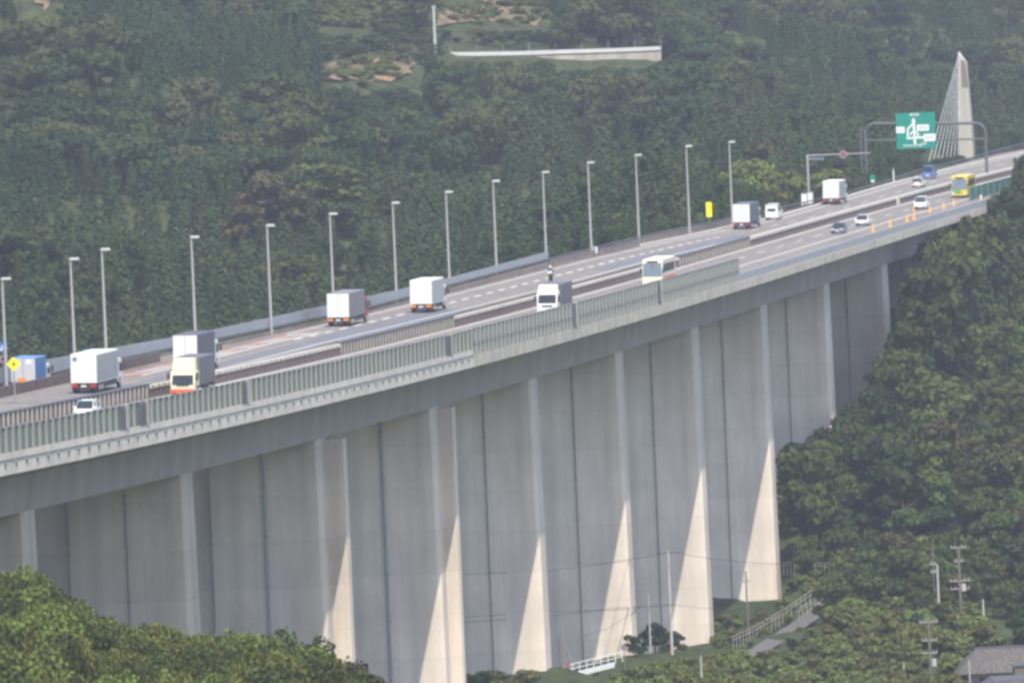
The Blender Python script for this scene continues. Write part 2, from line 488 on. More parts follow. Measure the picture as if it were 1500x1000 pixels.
def build_ground():
    ys = np.concatenate([[-800, -300, 0, 200, 350, 450, 530], np.arange(580, 2400, 7.0), np.arange(2420, 3200, 40), [3400, 3800, 4500, 6000, 9000]])
    xs = np.concatenate([[-4000, -2000, -1000, -600, -400, -300, -240], np.arange(-200, 330, 6.0), [360, 420, 500, 650, 1000, 2000, 4000]])
    gx, gy = np.meshgrid(xs, ys); pts = np.column_stack([gx.ravel(), gy.ravel()])
    cl = pts.copy(); cl[:, 0] = np.clip(cl[:, 0], -420, 560); cl[:, 1] = np.clip(cl[:, 1], 480, 4200)
    z = ground(cl)
    z += (np.sin(pts[:, 0] * .21 + 1.3) * np.cos(pts[:, 1] * .17) * .5) * (np.abs(pts[:, 0]) < 400)
    nx, ny = len(xs), len(ys)
    v = [(float(a), float(b), float(c)) for (a, b), c in zip(pts, z)]
    f = [(j * nx + i, j * nx + i + 1, (j + 1) * nx + i + 1, (j + 1) * nx + i) for j in range(ny - 1) for i in range(nx - 1)]
    me = bpy.data.meshes.new('ground'); me.from_pydata(v, [], f)
    mt = bpy.data.materials.new('undergrowth_soil'); mt.use_nodes = True; nt = mt.node_tree; b = nt.nodes['Principled BSDF']; b.inputs['Roughness'].default_value = .95
    b.inputs['Specular IOR Level'].default_value = .1
    tc = nt.nodes.new('ShaderNodeTexCoord'); n = nt.nodes.new('ShaderNodeTexNoise'); n.inputs['Scale'].default_value = .5; n.inputs['Detail'].default_value = 8
    r = nt.nodes.new('ShaderNodeValToRGB'); e = r.color_ramp.elements; e[0].position = .35; e[0].color = (.018, .026, .010, 1); e[1].position = .68; e[1].color = (.056, .068, .024, 1)
    nt.links.new(tc.outputs['Object'], n.inputs['Vector']); nt.links.new(n.outputs['Fac'], r.inputs[0]); nt.links.new(r.outputs[0], b.inputs['Base Color'])
    me.materials.append(mt); me.polygons.foreach_set('use_smooth', [True] * len(me.polygons))
    return struct(new_obj('ground', me))


build_ground()

# ------------------------------------------------------------------ viaduct
S_A, S_B = -1320, 60           # stretch that is built
SS = rng(S_A, S_B, 10)
OF = 13.44                     # right-hand edge of the deck
via = thing('viaduct', 'long grey concrete motorway viaduct on tall wall piers crossing the valley', 'viaduct', W(-900, 0, -10))
VO = Vector(via.location)


def part(mb, name, mats, parent=via, **k):
    o = mb.build(name, mats, None, origin=VO if parent is via else k.pop('org', None), **k)
    w = o.location.copy(); o.parent = parent
    o.location = w - Vector(parent.location) if parent is not None else w
    return o


# girder: box with cantilever slabs
rows = []
for s in SS:
    f = zf(s)
    rows.append([W(s, OF - .12, -.25, False), W(s, OF - .12, -1.62, False), W(s, 9.4, -2.35, False), W(s, 8.55, -2.9, False), W(s, 8.1, -6.07, False), W(s, -8.1, -6.07, False), W(s, -8.6, -2.9, False), W(s, -9.4, -2.3, False), W(s, -11.6, -1.6, False), W(s, -11.6, -.25 + f * 0, False)])
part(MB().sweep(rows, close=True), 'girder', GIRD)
# fascia / parapets
X_END_L, X_END_R = 693, 1083      # photo columns where the kinds of noise barrier change
sL = find_s(X_END_L, OF, 0); sR = find_s(X_END_R, OF, 0)


def strip(s0, s1, o0, o1, h0, h1, step=10, far=False):
    return MB().sweep([[W(s, o1, h0, far), W(s, o1, h1, far), W(s, o0, h1, far), W(s, o0, h0, far)] for s in rng(s0, s1, step)], close=True)


part(strip(S_A, sL, OF - .45, OF, -1.66, .17), 'parapet', CONC)
part(strip(sL, sR, OF - .45, OF, -1.66, -.38), 'parapet', CONC_ST)
part(strip(sR, S_B, OF - .45, OF, -1.66, -.62), 'parapet', CONC_ST)
part(strip(sR, S_B, OF - .3, OF - .1, -.60, .42), 'steel_edge_plate', PLATE)
part(strip(-700, S_B, -12.0, -11.65, -1.6, .2, far=True), 'far_parapet', CONC)
# row of brackets along the fascia
mb = MB()
s = S_A + 1
while s < sL - 2:
    a = W(s, OF, -.72, False)
    H = head(s); r = Vector((math.cos(H), -math.sin(H), 0)); t = Vector((math.sin(H), math.cos(H), 0))
    for k0, k1, z0, z1 in ((-.4, .4, .0, .07), (-.09, .09, -.28, 0)):
        b = [a + t * k0 + Vector((0, 0, z0)), a + t * k1 + Vector((0, 0, z0)), a + t * k1 + r * .12 + Vector((0, 0, z0)), a + t * k0 + r * .12 + Vector((0, 0, z0))]
        mb.hexa(b, [p + Vector((0, 0, z1 - z0)) for p in b])
    s += 3.9
o = part(mb, 'bracket', STEEL); o['kind'] = 'stuff'
# utility pipe under the parapet
part(MB().sweep([[W(s, OF + .04 + .035 * math.cos(q), -.42 + .035 * math.sin(q), False) for q in (0, 1.57, 3.14, 4.71)] for s in rng(S_A, sL, 8)], close=True), 'service_pipe', STEELD)

# piers: one wide wall each, 16.2 m across, 4 m deep, flaring slightly to the foot
S_P = [-1184.9 + 65.79 * k for k in range(11)]
for k, sp in enumerate(S_P):
    g = W(sp - 2, 0, 0, False); H = head(sp)
    foot = min(gz(*W(sp + q_, o_, 0).xy) for o_ in (-9, 0, 9) for q_ in (-5, 2)) - 3
    lx = Vector((math.cos(H), -math.sin(H), 0)); ly = Vector((math.sin(H), math.cos(H), 0))
    top = W(sp - 2, 0, -6.12, False).z
    hgt = top - foot
    mb = MB()

    def ring(x0, x1, y0, y1, c, z):
        # chamfered corner at the right-hand front edge
        return [(x0, y0, z), (x1 - c, y0, z), (x1, y0 + c, z), (x1, y1, z), (x0, y1, z)]
    fl = .0095 * hgt
    mb.hexa(ring(-2.9, 8.1 + fl, -2 - fl * .3, 2 + fl * .3, .35, 0), ring(-2.9, 8.1, -2, 2, .35, hgt))
    # rear nib on the side that faces the camera, on the piers by the slip road
    wid = {2: 9.7, 3: 9.3}.get(k, 0)
    if wid:
        mb.box(8.0, wid + fl, 1.2, 2.9, 0, hgt - .3)
    pr = mb.build('pier', {0: PIERO, 1: PIERO, 2: PIERN}.get(k, PIERM)); pr.rotation_euler = (0, 0, -H); pr.location = Vector((g.x, g.y, foot)) - VO; pr.parent = via  # left piers tinted darker: lens vignette and haze put into their colour
    MB().box(-8.1 - fl, -2.9, -1.3, 2, 0, hgt - .02, top=(-8.1, -2.9, -1.3, 2)).build('side_wall', PIERD, pr)  # recessed left part in a darker concrete tone
    # drain pipe / groove down the middle of the visible face
    q = MB(); wide = k in (2, 3)
    r_ = .15 if wide else .09
    q.tube((2.5, -2 - fl * .3 - r_ * .8, 0), (2.5, -2 - r_ * .8, hgt - 1.6), r_, r_, 8)
    if wide or k == 0:
        q.tube((2.5, -2 - r_ * .8, hgt - 1.6), (2.15, -2.25, hgt - .7), .24, .24, 8).tube((2.15, -2.25, hgt - .7), (2.15, -2.25, hgt + .1), .24, .24, 8)
    for z in np.arange(3, hgt - 2, 5.0): q.box(2.5 - r_ * 1.5, 2.5 + r_ * 1.5, -2.12 - fl * .3 * (1 - z / hgt), -1.98, z, z + .18)
    dp = q.build('drain_pipe', STEEL if wide else mat('grey_pipe', (.27, .26, .25), .8, .1), pr)
    # paired shadow groove
    g2 = MB().box(2.72, 2.78, -2.02 - fl * .3, -1.9, 0, hgt - .3, top=(2.72, 2.78, -2.02, -1.9))
    if k == 0: g2.build('joint_strip', STEELD, pr)

# ------------------------------------------------------------------ pavements
def sheet(name, rows, m_, parent=None):
    return struct(MB().sweep(rows).build(name, m_, parent)) if parent is None else MB().sweep(rows).build(name, m_, parent)


sN = rng(S_A, S_B + 300, 10)
near_road = sheet('road', [[W(s, .45, 0, False), W(s, OF - .45, 0, False)] for s in sN], ASPH)
def o_left(s): return float(np.interp(s, [-1400, -1120, -1060, -1010, -960, -720, -660, -600, -500, -400, -300, 0], [-12.5, -12.2, -11.9, -11.6, -11.6, -11.6, -13.0, -14, -13, -13.3, -15.5, -18]))
far_road = sheet('road', [[W(s, o_left(s), 0, True), W(s, -.45, 0, True)] for s in sN], ASPH)
struct(near_road); struct(far_road)
# slip road behind its low wall
ramp = sheet('slip_road', [[W(s, -21.0 + max(0, (s + 1120)) * .075, -1.0 + min(1, max(0, (s + 1100) / 80)), True), W(s, o_left(s) - .05, -1.0 + min(1, max(0, (s + 1100) / 80)) - .02, True)] for s in rng(S_A, -1000, 8)], ASPH)

DZ = .03


def marks(parent, name, o, w, segs, far, m_=WHITE, h=DZ):
    mb = MB()
    for a, b in segs:
        oo = o if callable(o) else (lambda s: o)
        mb.sweep([[W(s, oo(s) - w / 2, h, far), W(s, oo(s) + w / 2, h, far)] for s in rng(a, b, 8)])
    return mb.build(name, m_, parent)


dash = lambda a, b, per=20, l=8: [(a + per * i, a + per * i + l) for i in range(int((b - a) / per))]
marks(near_road, 'edge_line', 1.42, .32, [(S_A, S_B)], False)
marks(near_road, 'edge_line', 8.6, .28, [(S_A, S_B)], False)
sd = find_s(1080, 5.0, 0)
marks(near_road, 'lane_dash', 5.0, .22, dash(sd - 600, sd + 700), False)
marks(far_road, 'edge_line', -1.7, .25, [(S_A, S_B)], True)
marks(far_road, 'edge_line', -10.2, .28, [(-975, S_B)], True)
sf = find_s(660, -6.44, 0)
marks(far_road, 'lane_dash', -6.44, .45, dash(sf - 100, sf + 240, 9, 5), True)
marks(far_road, 'lane_dash', -6.2, .22, dash(sf + 260, sf + 900), True)
# wheel tracks and joints over the piers
TRK = mat('worn_asphalt', (.205, .182, .165), .8, .2, .3); PALE
for rd_, fr, offs in ((near_road, False, (3.2, 6.8)), (far_road, True, (-4.3, -8.3))):
    for o_ in offs:
        for k in (-.85, .85):
            q = marks(rd_, 'tyre_track', o_ + k, .75, [(S_A, S_B)], fr, TRK, .008)
    mb = MB()
    for sp in S_P: mb.sweep([[W(sp - 2.2, (.5 if not fr else o_left(sp) + .3), .018, fr), W(sp - 2.2, (12.9 if not fr else -.6), .018, fr)], [W(sp - 1.8, (.5 if not fr else o_left(sp) + .3), .018, fr), W(sp - 1.8, (12.9 if not fr else -.6), .018, fr)]])
    mb.build('expansion_joint', STEELD, rd_)
# repaved bluish patches of the fast lane
for x0, x1, o0, o1 in ((495, 668, -5.6, -.8), (888, 1099, -5.2, -.8), (230, 330, -5.0, -.8), (-60, 215, -5.0, -.8), (315, 497, -4.6, -.8)):
    a, b = find_s(x0, -3), find_s(x1, -3)
    MB().sweep([[W(s, o0, .012, True), W(s, o1, .012, True)] for s in rng(a, b, 8)]).build('repaved_patch', ASPHB, far_road)
# gore with red pavement and white chevrons
a, b = find_s(182, -9), find_s(447, -9)
mb = MB(); L_ = b - a
MB().sweep([[W(s, -11.3, .012, True), W(s, -9.6, .012, True)] for s in rng(a, b, 6)]).build('gore_pavement', mat('brown_asphalt', (.20, .15, .125), .9, .3, .3), far_road)
s = a; k = 0
rd = MB()
while s < b:
    if k % 5 in (0, 1, 3):
        rd.quad(W(s, -9.55, .014, True), W(s, -7.5, .014, True), W(s + 5.4, -7.5, .014, True), W(s + 5.4, -9.55, .014, True))
    for q_ in (0, 2.0, 4.0) if k % 5 not in (0, 3) else (1.0,):
        mb.quad(W(s + q_, -9.5, .04, True), W(s + q_ + .9, -9.5, .04, True), W(s + q_ + 3.2, -7.5, .04, True), W(s + q_ + 2.3, -7.5, .04, True))
    s += 6.1; k += 1
rd.build('red_pavement', ASPHR, far_road)
mb.build('chevron', WHITE, far_road)
marks(far_road, 'edge_line', -7.2, .3, [(a, b)], True)

# ------------------------------------------------------------------ noise barriers and fences
def posted_fence(name, label, s0, s1, o, h0, h1, step, pm, extra=None, far=False, rail=(), postw=.22, doors=()):
    t = thing(name, label, 'fence', W((s0 + s1) / 2, o, h0, far)); org = Vector(t.location)
    pn = MB().sweep([[W(s, o + .05, h0, far), W(s, o + .05, h1, far), W(s, o - .05, h1, far), W(s, o - .05, h0, far)] for s in rng(s0, s1, step)], close=True).build('panel', pm, None, origin=org)
    pn.parent = t; pn.location = (0, 0, 0)
    for i, (z, th) in enumerate(rail):
        rr = MB().sweep([[W(s, o + .14, z, far), W(s, o + .14, z + th, far), W(s, o - .1, z + th, far), W(s, o - .1, z, far)] for s in rng(s0, s1, step)], close=True).build('rail', STEELD, None, origin=org)
        rr.parent = t; rr.location = (0, 0, 0)
    base = None
    for s in rng(s0, s1, step)[:100]:
        p = W(s, o, h0, far); H = head(s)
        if base is None:
            base = MB().box(-postw / 2, postw / 2, -.0 - postw / 2, postw / 2 + .06, 0, h1 - h0 + .05)
            q = MB().box(-.09, .19, -postw / 2, postw / 2, -.02, h1 - h0 + .05).build('post', POST, t); base = q
        else:
            q = base.copy(); COL.objects.link(q); q.parent = t
        q.location = p - org; q.rotation_euler = (0, 0, -H)
    for x0, x1 in doors:
        a, b = find_s(x0, o, (h0 + h1) / 2), find_s(x1, o, (h0 + h1) / 2)
        d = MB().sweep([[W(s, o + .24, h0, far), W(s, o + .24, h1 - .05, far), W(s, o + .0, h1 - .05, far), W(s, o + .0, h0, far)] for s in (a, b)], close=True).build('access_door', STEELD, None, origin=org)
        d.parent = t; d.location = (0, 0, 0)
        e = MB().sweep([[W(s, o + .3, h0, far), W(s, o + .3, h1 + .05, far), W(s, o, h1 + .05, far), W(s, o, h0, far)] for s in (b, b + .9)], close=True).build('door_post', BARLT, None, origin=org)
        e.parent = t; e.location = (0, 0, 0)
    return t


posted_fence('noise_barrier', 'tall dark green noise barrier with pale posts along the near left deck edge', find_s(-40, OF, 1), sL, OF - .2, .15, 2.22, 2.45, GREENP, rail=((.15, .09), (2.16, .1)), postw=.62,
             doors=((172, 181), (202, 211), (351, 359), (651, 658)))
posted_fence('noise_barrier', 'two-tier pale grey-green noise barrier on the middle of the near deck edge', sL + .3, sR, OF - .2, -.36, 2.32, 2.7, GREYP, rail=((-.38, .09), (.72, .1), (2.26, .1)), postw=.85,
             doors=((838, 841), (961, 965)))
# grey noise wall beyond the far carriageway
TOPL = [(-60, 551), (0, 540), (63, 528), (180, 507), (300, 486), (471, 449), (600, 421), (651, 409), (803, 369)]
BOTL = [(-60, 574), (0, 561), (63, 548), (176, 524), (248, 509), (318, 495), (471, 463), (540, 448.5), (600, 433), (651, 418), (806, 377.5)]
OWL = ([-60, 63, 180, 300, 471, 900], [-20.5, -19, -16.2, -13.2, -12, -12])
rows = []; rails = []
for x in rng(-60, 803, 22):
    o = float(np.interp(x, *OWL)); yt = float(np.interp(x, *zip(*TOPL))); yb = float(np.interp(x, *zip(*BOTL)))
    s, ht = find_h(x, yt, o); _, hb = find_h(x, yb, o)
    rows.append([W(s, o, hb), W(s, o, ht), W(s, o - .15, ht), W(s, o - .15, hb)])
    rails.append([W(s, o + .1, hb - .22), W(s, o + .1, hb), W(s, o - .2, hb), W(s, o - .2, hb - .22)])
nw = thing('noise_wall', 'smooth grey noise wall beyond the far carriageway, at the left behind the trucks', 'noise wall', rows[12][0]); org = Vector(nw.location)
for rws, nm, mm in ((rows, 'panel', PANEL), (rails, 'rail', STEELD)):
    q = MB().sweep(rws, close=True).build(nm, mm, None, origin=org); q.parent = nw; q.location = (0, 0, 0)
q = MB().sweep([[r[0] + Vector((0, 0, -.22)), r[0] + Vector((0, 0, -2.0)), r[3] + Vector((0, 0, -2.0)), r[3] + Vector((0, 0, -.22))] for r in rails], close=True).build('base_wall', mat('brown_grey_concrete', (.27, .215, .19), .9, .3, .8), None, origin=org); q.parent = nw; q.location = (0, 0, 0)
# parapet with a steel rail further on
RL = [(806, 378), (900, 355), (985, 336), (1066, 320), (1200, 291), (1242, 281), (1308, 261), (1348, 248), (1410, 234), (1488, 212), (1540, 199)]
gr = thing('guard_rail', 'dark steel guard rail with posts along the far edge of the far carriageway', 'guard rail', W(-600, -12)); org = Vector(gr.location)
r1, r2 = [], []
for x in rng(806, 1540, 14):
    y = float(np.interp(x, *zip(*RL)))
    o = o_left(find_s(x, -12, 1)) - .1
    s, h = find_h(x, y, o); h = max(h, .35)
    r1.append((s, o, h))
f1 = MB()
for z0, z1 in ((-.16, 0), (-.62, -.5)):
    f1.sweep([[W(s, o, h + z0), W(s, o, h + z1), W(s, o - .16, h + z1), W(s, o - .16, h + z0)] for s, o, h in r1], close=True)
q = f1.build('rail', STEELD, None, origin=org); q.parent = gr; q.location = (0, 0, 0)
k = 0
pbase = None
for s, o, h in r1:
    p = W(s, o - .2, -.2)
    if pbase is None: pbase = MB().box(-.11, .11, -.12, .12, 0, 1).build('post', STEELD, gr); c = pbase
    else: c = pbase.copy(); COL.objects.link(c); c.parent = gr
    c.location = p - org; c.rotation_euler = (0, 0, -head(s)); c.scale = (1, 1, max(.3, h + .2))
q = MB().sweep([[W(s, o - .02, -.3), W(s, o - .02, max(.2, min(h - .3, .85))), W(s, o - .3, max(.2, min(h - .3, .85))), W(s, o - .3, -.3)] for s, o, h in r1 if s < -560], close=True).build('base_wall', mat('brown_grey_concrete', (.27, .215, .19)), None, origin=org); q.parent = gr; q.location = (0, 0, 0)

# median: barrier with pale caps alternating with barred fences
MEDX = [(-60, 216, 'f'), (216, 315, 'b'), (315, 495, 'b'), (495, 663, 'f'), (663, 992, 'b'), (992, 1096, 'f'), (1096, 1520, 'c')]
MLAB = {-60: 'brown median fence of pale vertical bars beside the white car at the left',
        216: 'short dark median barrier with white capping blocks behind the cream truck cab', 315: 'dark median barrier topped by white blocks, right of the cream truck',
        495: 'barred brown median fence in front of the two white box trucks', 663: 'long dark median barrier with dotted pale cap behind the white truck and ivory coach',
        992: 'barred brown median fence just behind the ivory coach', 1096: 'dark median barrier with smooth pale cap running on beside the yellow coach'}
for x0, x1, kd in MEDX:
    a, b = find_s(x0, 0, 1), find_s(x1, 0, 1)
    nm = 'median_fence' if kd == 'f' else 'median_barrier'
    t = thing(nm, MLAB[x0], 'fence' if kd == 'f' else 'barrier', W((a + b) / 2, 0, 0, False)); org = Vector(t.location)
    zt = lambda s: max(.0, zf(s))

    def put(mb, n_, m_):
        q = mb.build(n_, m_, None, origin=org); q.parent = t; q.location = (0, 0, 0); return q
    st = rng(a + .1, b - .1, 6)
    if kd == 'f':
        put(MB().sweep([[W(s, .2, -.1, False), W(s, .2, 1.22, False), W(s, -.25, 1.22, False), W(s, -.25, -.1, False)] for s in st], close=True), 'panel', BROWN)
        mb = MB(); s = a + .3; per = 1.9 if x0 < 600 else 2.6
        while s < b - .4:
            mb.sweep([[W(q, .3, -.05, False), W(q, .3, 1.2, False), W(q, .22, 1.2, False), W(q, .22, -.05, False)] for q in (s, s + per * .4)], close=True); s += per
        put(mb, 'slat', BARLT)
        put(MB().sweep([[W(s, .34, 1.23, False), W(s, .34, 1.33, False), W(s, -.34, 1.33, False), W(s, -.34, 1.23, False)] for s in st], close=True), 'top_rail', STEELD)
    else:
        put(MB().sweep([[W(s, .42, -.1, False), W(s, .16, .78, False), W(s, -.2, .78, False), W(s, -.45, -.1, False)] for s in st], close=True), 'wall', BROWN)
        if kd == 'b':
            mb = MB(); s = a + .3; per = 2.6 if x0 < 600 else 2.9
            while s < b - .5:
                mb.sweep([[W(q, .3, .79, False), W(q, .3, 1.12, False), W(q, -.28, 1.12, False), W(q, -.28, .79, False)] for q in (s, s + per * .62)], close=True); s += per
            put(mb, 'cap_trim', CAPW)
            put(MB().sweep([[W(s, .2, .785, False), W(s, .2, 1.0, False), W(s, -.2, 1.0, False), W(s, -.2, .785, False)] for s in st], close=True), 'cap', BARLT)
        else:
            put(MB().sweep([[W(s, .34, .785, False), W(s, .34, 1.16, False), W(s, -.3, 1.16, False), W(s, -.3, .785, False)] for s in st], close=True), 'cap', CAPW)
            if x0 == 1096:
                sq = find_s(1316, .7, .5)
                put(MB().sweep([[W(q, .75, 0, False), W(q, .75, 1.05, False), W(q, .4, 1.05, False), W(q, .4, 0, False)] for q in (sq, sq + 1.2)], close=True), 'buttress', CAPW)
# wall along the slip road
a, b = find_s(-60, -11.6, .5), find_s(236, -11.4, .5)
wl = MB().sweep([[W(s, o_left(s) + .3, -.05, True), W(s, o_left(s) + .25, .98, True), W(s, o_left(s), .98, True), W(s, o_left(s) - .05, -1, True)] for s in rng(a, b, 6)], close=True).build('barrier_wall', BROWN)
tag(wl, 'dark brown wall between the far carriageway and the slip road at the left', 'wall')
# green site screen beside the yellow coach
a, b = find_s(1420, 10, 0), find_s(1490, 10, 0)
t = thing('site_screen', 'green roadworks screen standing on the near carriageway beside the yellow coach', 'screen', W((a + b) / 2, 10, 0)); org = Vector(t.location)
q = MB().sweep([[W(s, 10.05, .15), W(s, 10.05, 2.0), W(s, 9.97, 2.0), W(s, 9.97, .15)] for s in rng(a, b, 3)], close=True).build('net', GNET, None, origin=org); q.parent = t; q.location = (0, 0, 0)
for s in rng(a, b, 8):
    q = MB().tube(W(s, 10.1, 0), W(s, 10.1, 2.1), .06).build('post', STEEL, None, origin=org); q.parent = t; q.location = (0, 0, 0)

# ------------------------------------------------------------------ street lamps
LAMPS = [(3, 408), (103, 379), (149, 365), (280, 347), (391, 330), (483, 313), (575, 297), (653, 281), (722, 265), (795, 252), (861, 238), (931, 227), (1005, 214), (1068, 208)]
LLAB = ['street lamp cut by the left picture edge, above the blue sign', 'shorter lamp post of the close pair, left of the blue disc sign', 'taller lamp post of the close pair, right of the blue disc sign',
        'lamp post rising from behind the box truck above the cream truck', 'lamp post on the noise wall between the cream truck and the red-nosed box truck', 'lamp post rising from behind the red-nosed white box truck',
        'lamp post between the two white box trucks in mid bridge', 'lamp post just right of the second mid-bridge box truck', 'lamp post third to the left of the white foot box',
        'lamp post at the right end of the grey noise wall', 'lamp post with a white box at its foot', 'lamp post next right of the one with the white foot box', 'lamp post just left of the yellow upright sign', 'last lamp post on the right, above the dark-sided box truck']
proto = None
for i, ((x, y), lab) in enumerate(zip(LAMPS, LLAB)):
    o0 = -12.3 if x > 300 else float(np.interp(x, [0, 120, 300], [-13.2, -12.6, -12.3]))
    s, h = find_h(x, y, o0)
    base = W(s, o0, -.6)
    if x > 985: base = W(s, o0, -1.0)
    hh = W(s, o0, h).z - base.z
    if proto is None:
        t = thing('street_lamp', lab, 'street lamp', base, -head(s), 'street lamps along the far carriageway')
        MB().tube((0, 0, 0), (0, 0, 12), .17, .10, 8).build('pole', POLEG, t)
        MB().box(-.3, .3, -.3, .3, -.3, .5).build('base_plate', STEELD, t)
        MB().tube((0, 0, 11.9), (.4, 0, 12.02), .07, .06, 6).build('arm', POLEG, t)
        MB().box(-.12, .88, -.2, .2, 11.96, 12.2, top=(-.05, .8, -.14, .14)).build('lamp_head', mat('lamp_housing', (.42, .42, .41), .4, 0), t, bevel=.04)
        proto = t
    else:
        t = dup(proto, base, -head(s), lab)
    t.scale = (1, 1, hh / 12.1)
    if x == 861:
        c = MB().box(.05, .75, -.35, .35, .9, 1.7).build('control_box', SWHITE, t, bevel=.05)

# ------------------------------------------------------------------ vehicles
def wheels(t, xs, ys, r, w=.26):
    for y in ys:
        for sx in (-1, 1):
            x = sx * xs
            tw = MB().tube((x - w / 2, y, r), (x + w / 2, y, r), r, r, 14).build('wheel', BLACK, t)
            MB().tube((x + sx * (w / 2 - .01), y, r), (x + sx * (w / 2 + .015), y, r), r * .55, r * .5, 10).build('rim', ALU, tw)


def truck(label, s, o, d, L=8.5, H=3.55, Wd=2.49, box=VWHITE, side=None, cab=VWHITE, rear=VWHITE, group=None, bz=.95, redrear=True, rdoor=True, visor=None, bumper=None, cabH=2.75, name='box_truck', drop=0.0, sill=1.42):
    """d = +1 drives away, -1 comes towards the camera; origin under the rear end (away) or the nose"""
    H0 = head(s) + (0 if d > 0 else PI)
    base = W(s, o, .02) + Vector((0, 0, -drop))
    t = thing(name, label, 'truck', base, -H0, group, roll=-EE * d)
    y0 = 0 if d > 0 else -L          # rear end
    y1 = y0 + L; yc = y1 - 1.95      # cab back
    hw = Wd / 2
    MB().box(-hw, hw, y0 + .05, yc - .2, bz, H).build('cargo_box', box, t, bevel=.05)
    if side is not None:
        for sx in (-1, 1):
            MB().box(sx * hw - .012, sx * hw + .012, y0 + .2, yc - .3, bz + .15, H - .15).build('side_panel', side, t)
    if rdoor:
        for sx in (-1, 1):
            a, b = sorted((sx * .03, sx * (hw - .06)))
            dr = MB().box(a, b, y0 - .01, y0 + .045, bz + .06, H - .06).build('rear_door', rear, t)
            for fx in (.35, .75):
                MB().tube((sx * fx, y0 - .04, bz + .1), (sx * fx, y0 - .04, H - .1), .022, .022, 6).build('locking_bar', ALU, dr)
    MB().box(-.45, .45, y0 + .1, y1 - .4, .55, .95).box(-hw + .1, hw - .1, y0 + .02, y0 + .14, .42, .62).build('chassis', CHASS, t)
    for sx in (-1, 1):
        a, b = sorted((sx * .55, sx * (hw - .05)))
        MB().box(a, b, y0 - .05, y0 + .06, .62, .86).build('tail_light', LAMPR if redrear else LAMPO, t)
        MB().box(a, b, y0 + .5, y0 + .53, .16, .6).build('mudflap', CHASS, t)
        MB().box(sx * (hw - .05) - .03, sx * (hw - .05) + .03, y0 + 2.9, yc - 1.0, .45, .9).build('side_guard', CHASS, t)
    MB().box(-.25, .25, y0 - .045, y0, .62, .78).build('number_plate', LAMPW, t)
    # cab: raked nose
    prof = [(yc - .05, .55), (y1, .55), (y1 + .02, 1.25), (y1 - .22, cabH - .25), (y1 - .45, cabH), (yc - .05, cabH)]
    MB().prism(prof, -hw + .06, hw - .06).build('cab', cab, t, bevel=.07)
    if visor: MB().box(-hw + .15, hw - .15, yc + .1, y1 - .55, cabH + .01, H - .02, top=(-hw + .22, hw - .22, yc + .1, y1 - .85)).build('wind_deflector', visor, t, bevel=.06)
    g0, g1 = sill, cabH - .36
    yy = lambda z: y1 + .02 - (z - 1.25) * .24 / (cabH - 1.5) + .015
    MB().quad((-hw + .22, yy(g0), g0), (hw - .22, yy(g0), g0), (hw - .26, yy(g1), g1), (-hw + .26, yy(g1), g1)).build('windscreen', GLASS, t)
    for sx in (-1, 1):
        x = sx * (hw - .045)
        MB().quad((x, yc + .45, 1.5), (x, y1 - .18, 1.5), (x, y1 - .34, cabH - .4), (x, yc + .45, cabH - .4)).build('side_window', GLASS, t)
        a, b = sorted((sx * (hw + .02), sx * (hw + .26)))
        MB().box(a, b, y1 - .12, y1 - .02, 1.65, 2.25).build('mirror', CHASS, t)
        a, b = sorted((sx * .62, sx * (hw - .16)))
        MB().box(a, b, y1 - .0, y1 + .06, .74, .98).build('headlight', LAMPW, t)
    MB().box(-hw + .05, hw - .05, y1 - .05, y1 + .1, .36, .70).build('bumper', bumper or cab, t, bevel=.03)
    MB().box(-.6, .6, y1 + .0, y1 + .045, 1.02, 1.2).build('grille', CHASS, t)
    wheels(t, hw - .16, ([y0 + 1.5, y0 + 2.65] if L > 8 else [y0 + 1.6]) + [y1 - 1.25], .5)
    return t


TG = 'box trucks driving away on the far carriageway'
F0 = truck('grey box truck with a blue side on the slip road behind the yellow diamond sign', -1077, -16.9, 1, L=7, H=3.35, box=VBLUE, rear=mat('grey_door', (.50, .49, .50), .5, .05, 2), cab=VWHITE, group=TG, cabH=2.5, drop=1.05)
MB().box(-.5, .3, -.06, -.02, 1.02, 1.4).build('orange_placard', LAMPO, F0); MB().box(.35, .8, -.06, -.02, 2.7, 3.15).build('white_placard', SWHITE, F0)
F1 = truck('white box truck with pale grey side and small blue mark, below the blue disc sign', -1103, -5.3, 1, L=12, H=3.7, side=mat('pale_grey_side', (.30, .315, .34), .5, .05, 2), group=TG)
MB().box(-1.0, -.62, -.06, -.02, 3.1, 3.4).build('blue_mark', VBLUE, F1)
F2 = truck('white box truck with slate grey side directly behind the cream truck', -1063, -3.7, 1, L=11, H=3.72, box=mat('slate_tarpaulin', (.10, .10, .125), .7, .08, 2), rear=VWHITE, group=TG)
FA = truck('white box truck with dark grey side and red cab corner in the slow lane', -956, -8.0, 1, L=12, H=3.6, box=mat('grey_tarpaulin', (.20, .195, .20), .7, .08, 2), rear=VWHITE, cab=VRED, group=TG, redrear=False)
FB = truck('white box truck with orange tail lights second of the mid-bridge pair', -920, -5.0, 1, L=10.5, H=3.65, side=mat('pale_grey_side2', (.36, .37, .39), .5, .05, 2), group=TG, redrear=False)
F5 = truck('white box truck with charcoal side next to the small white van', -624, -8.6, 1, L=12, H=3.6, box=DKGREY, rear=VWHITE, group=TG)
F7 = truck('white box truck farthest along, left of the big sign gantry', -517, -10.0, 1, L=10, H=3.6, side=mat('pale_grey_side', (.30, .315, .34)), group=TG)
NG = 'trucks coming towards the camera on the near carriageway'
sN2 = find_s(267, 3.4, 1.5)
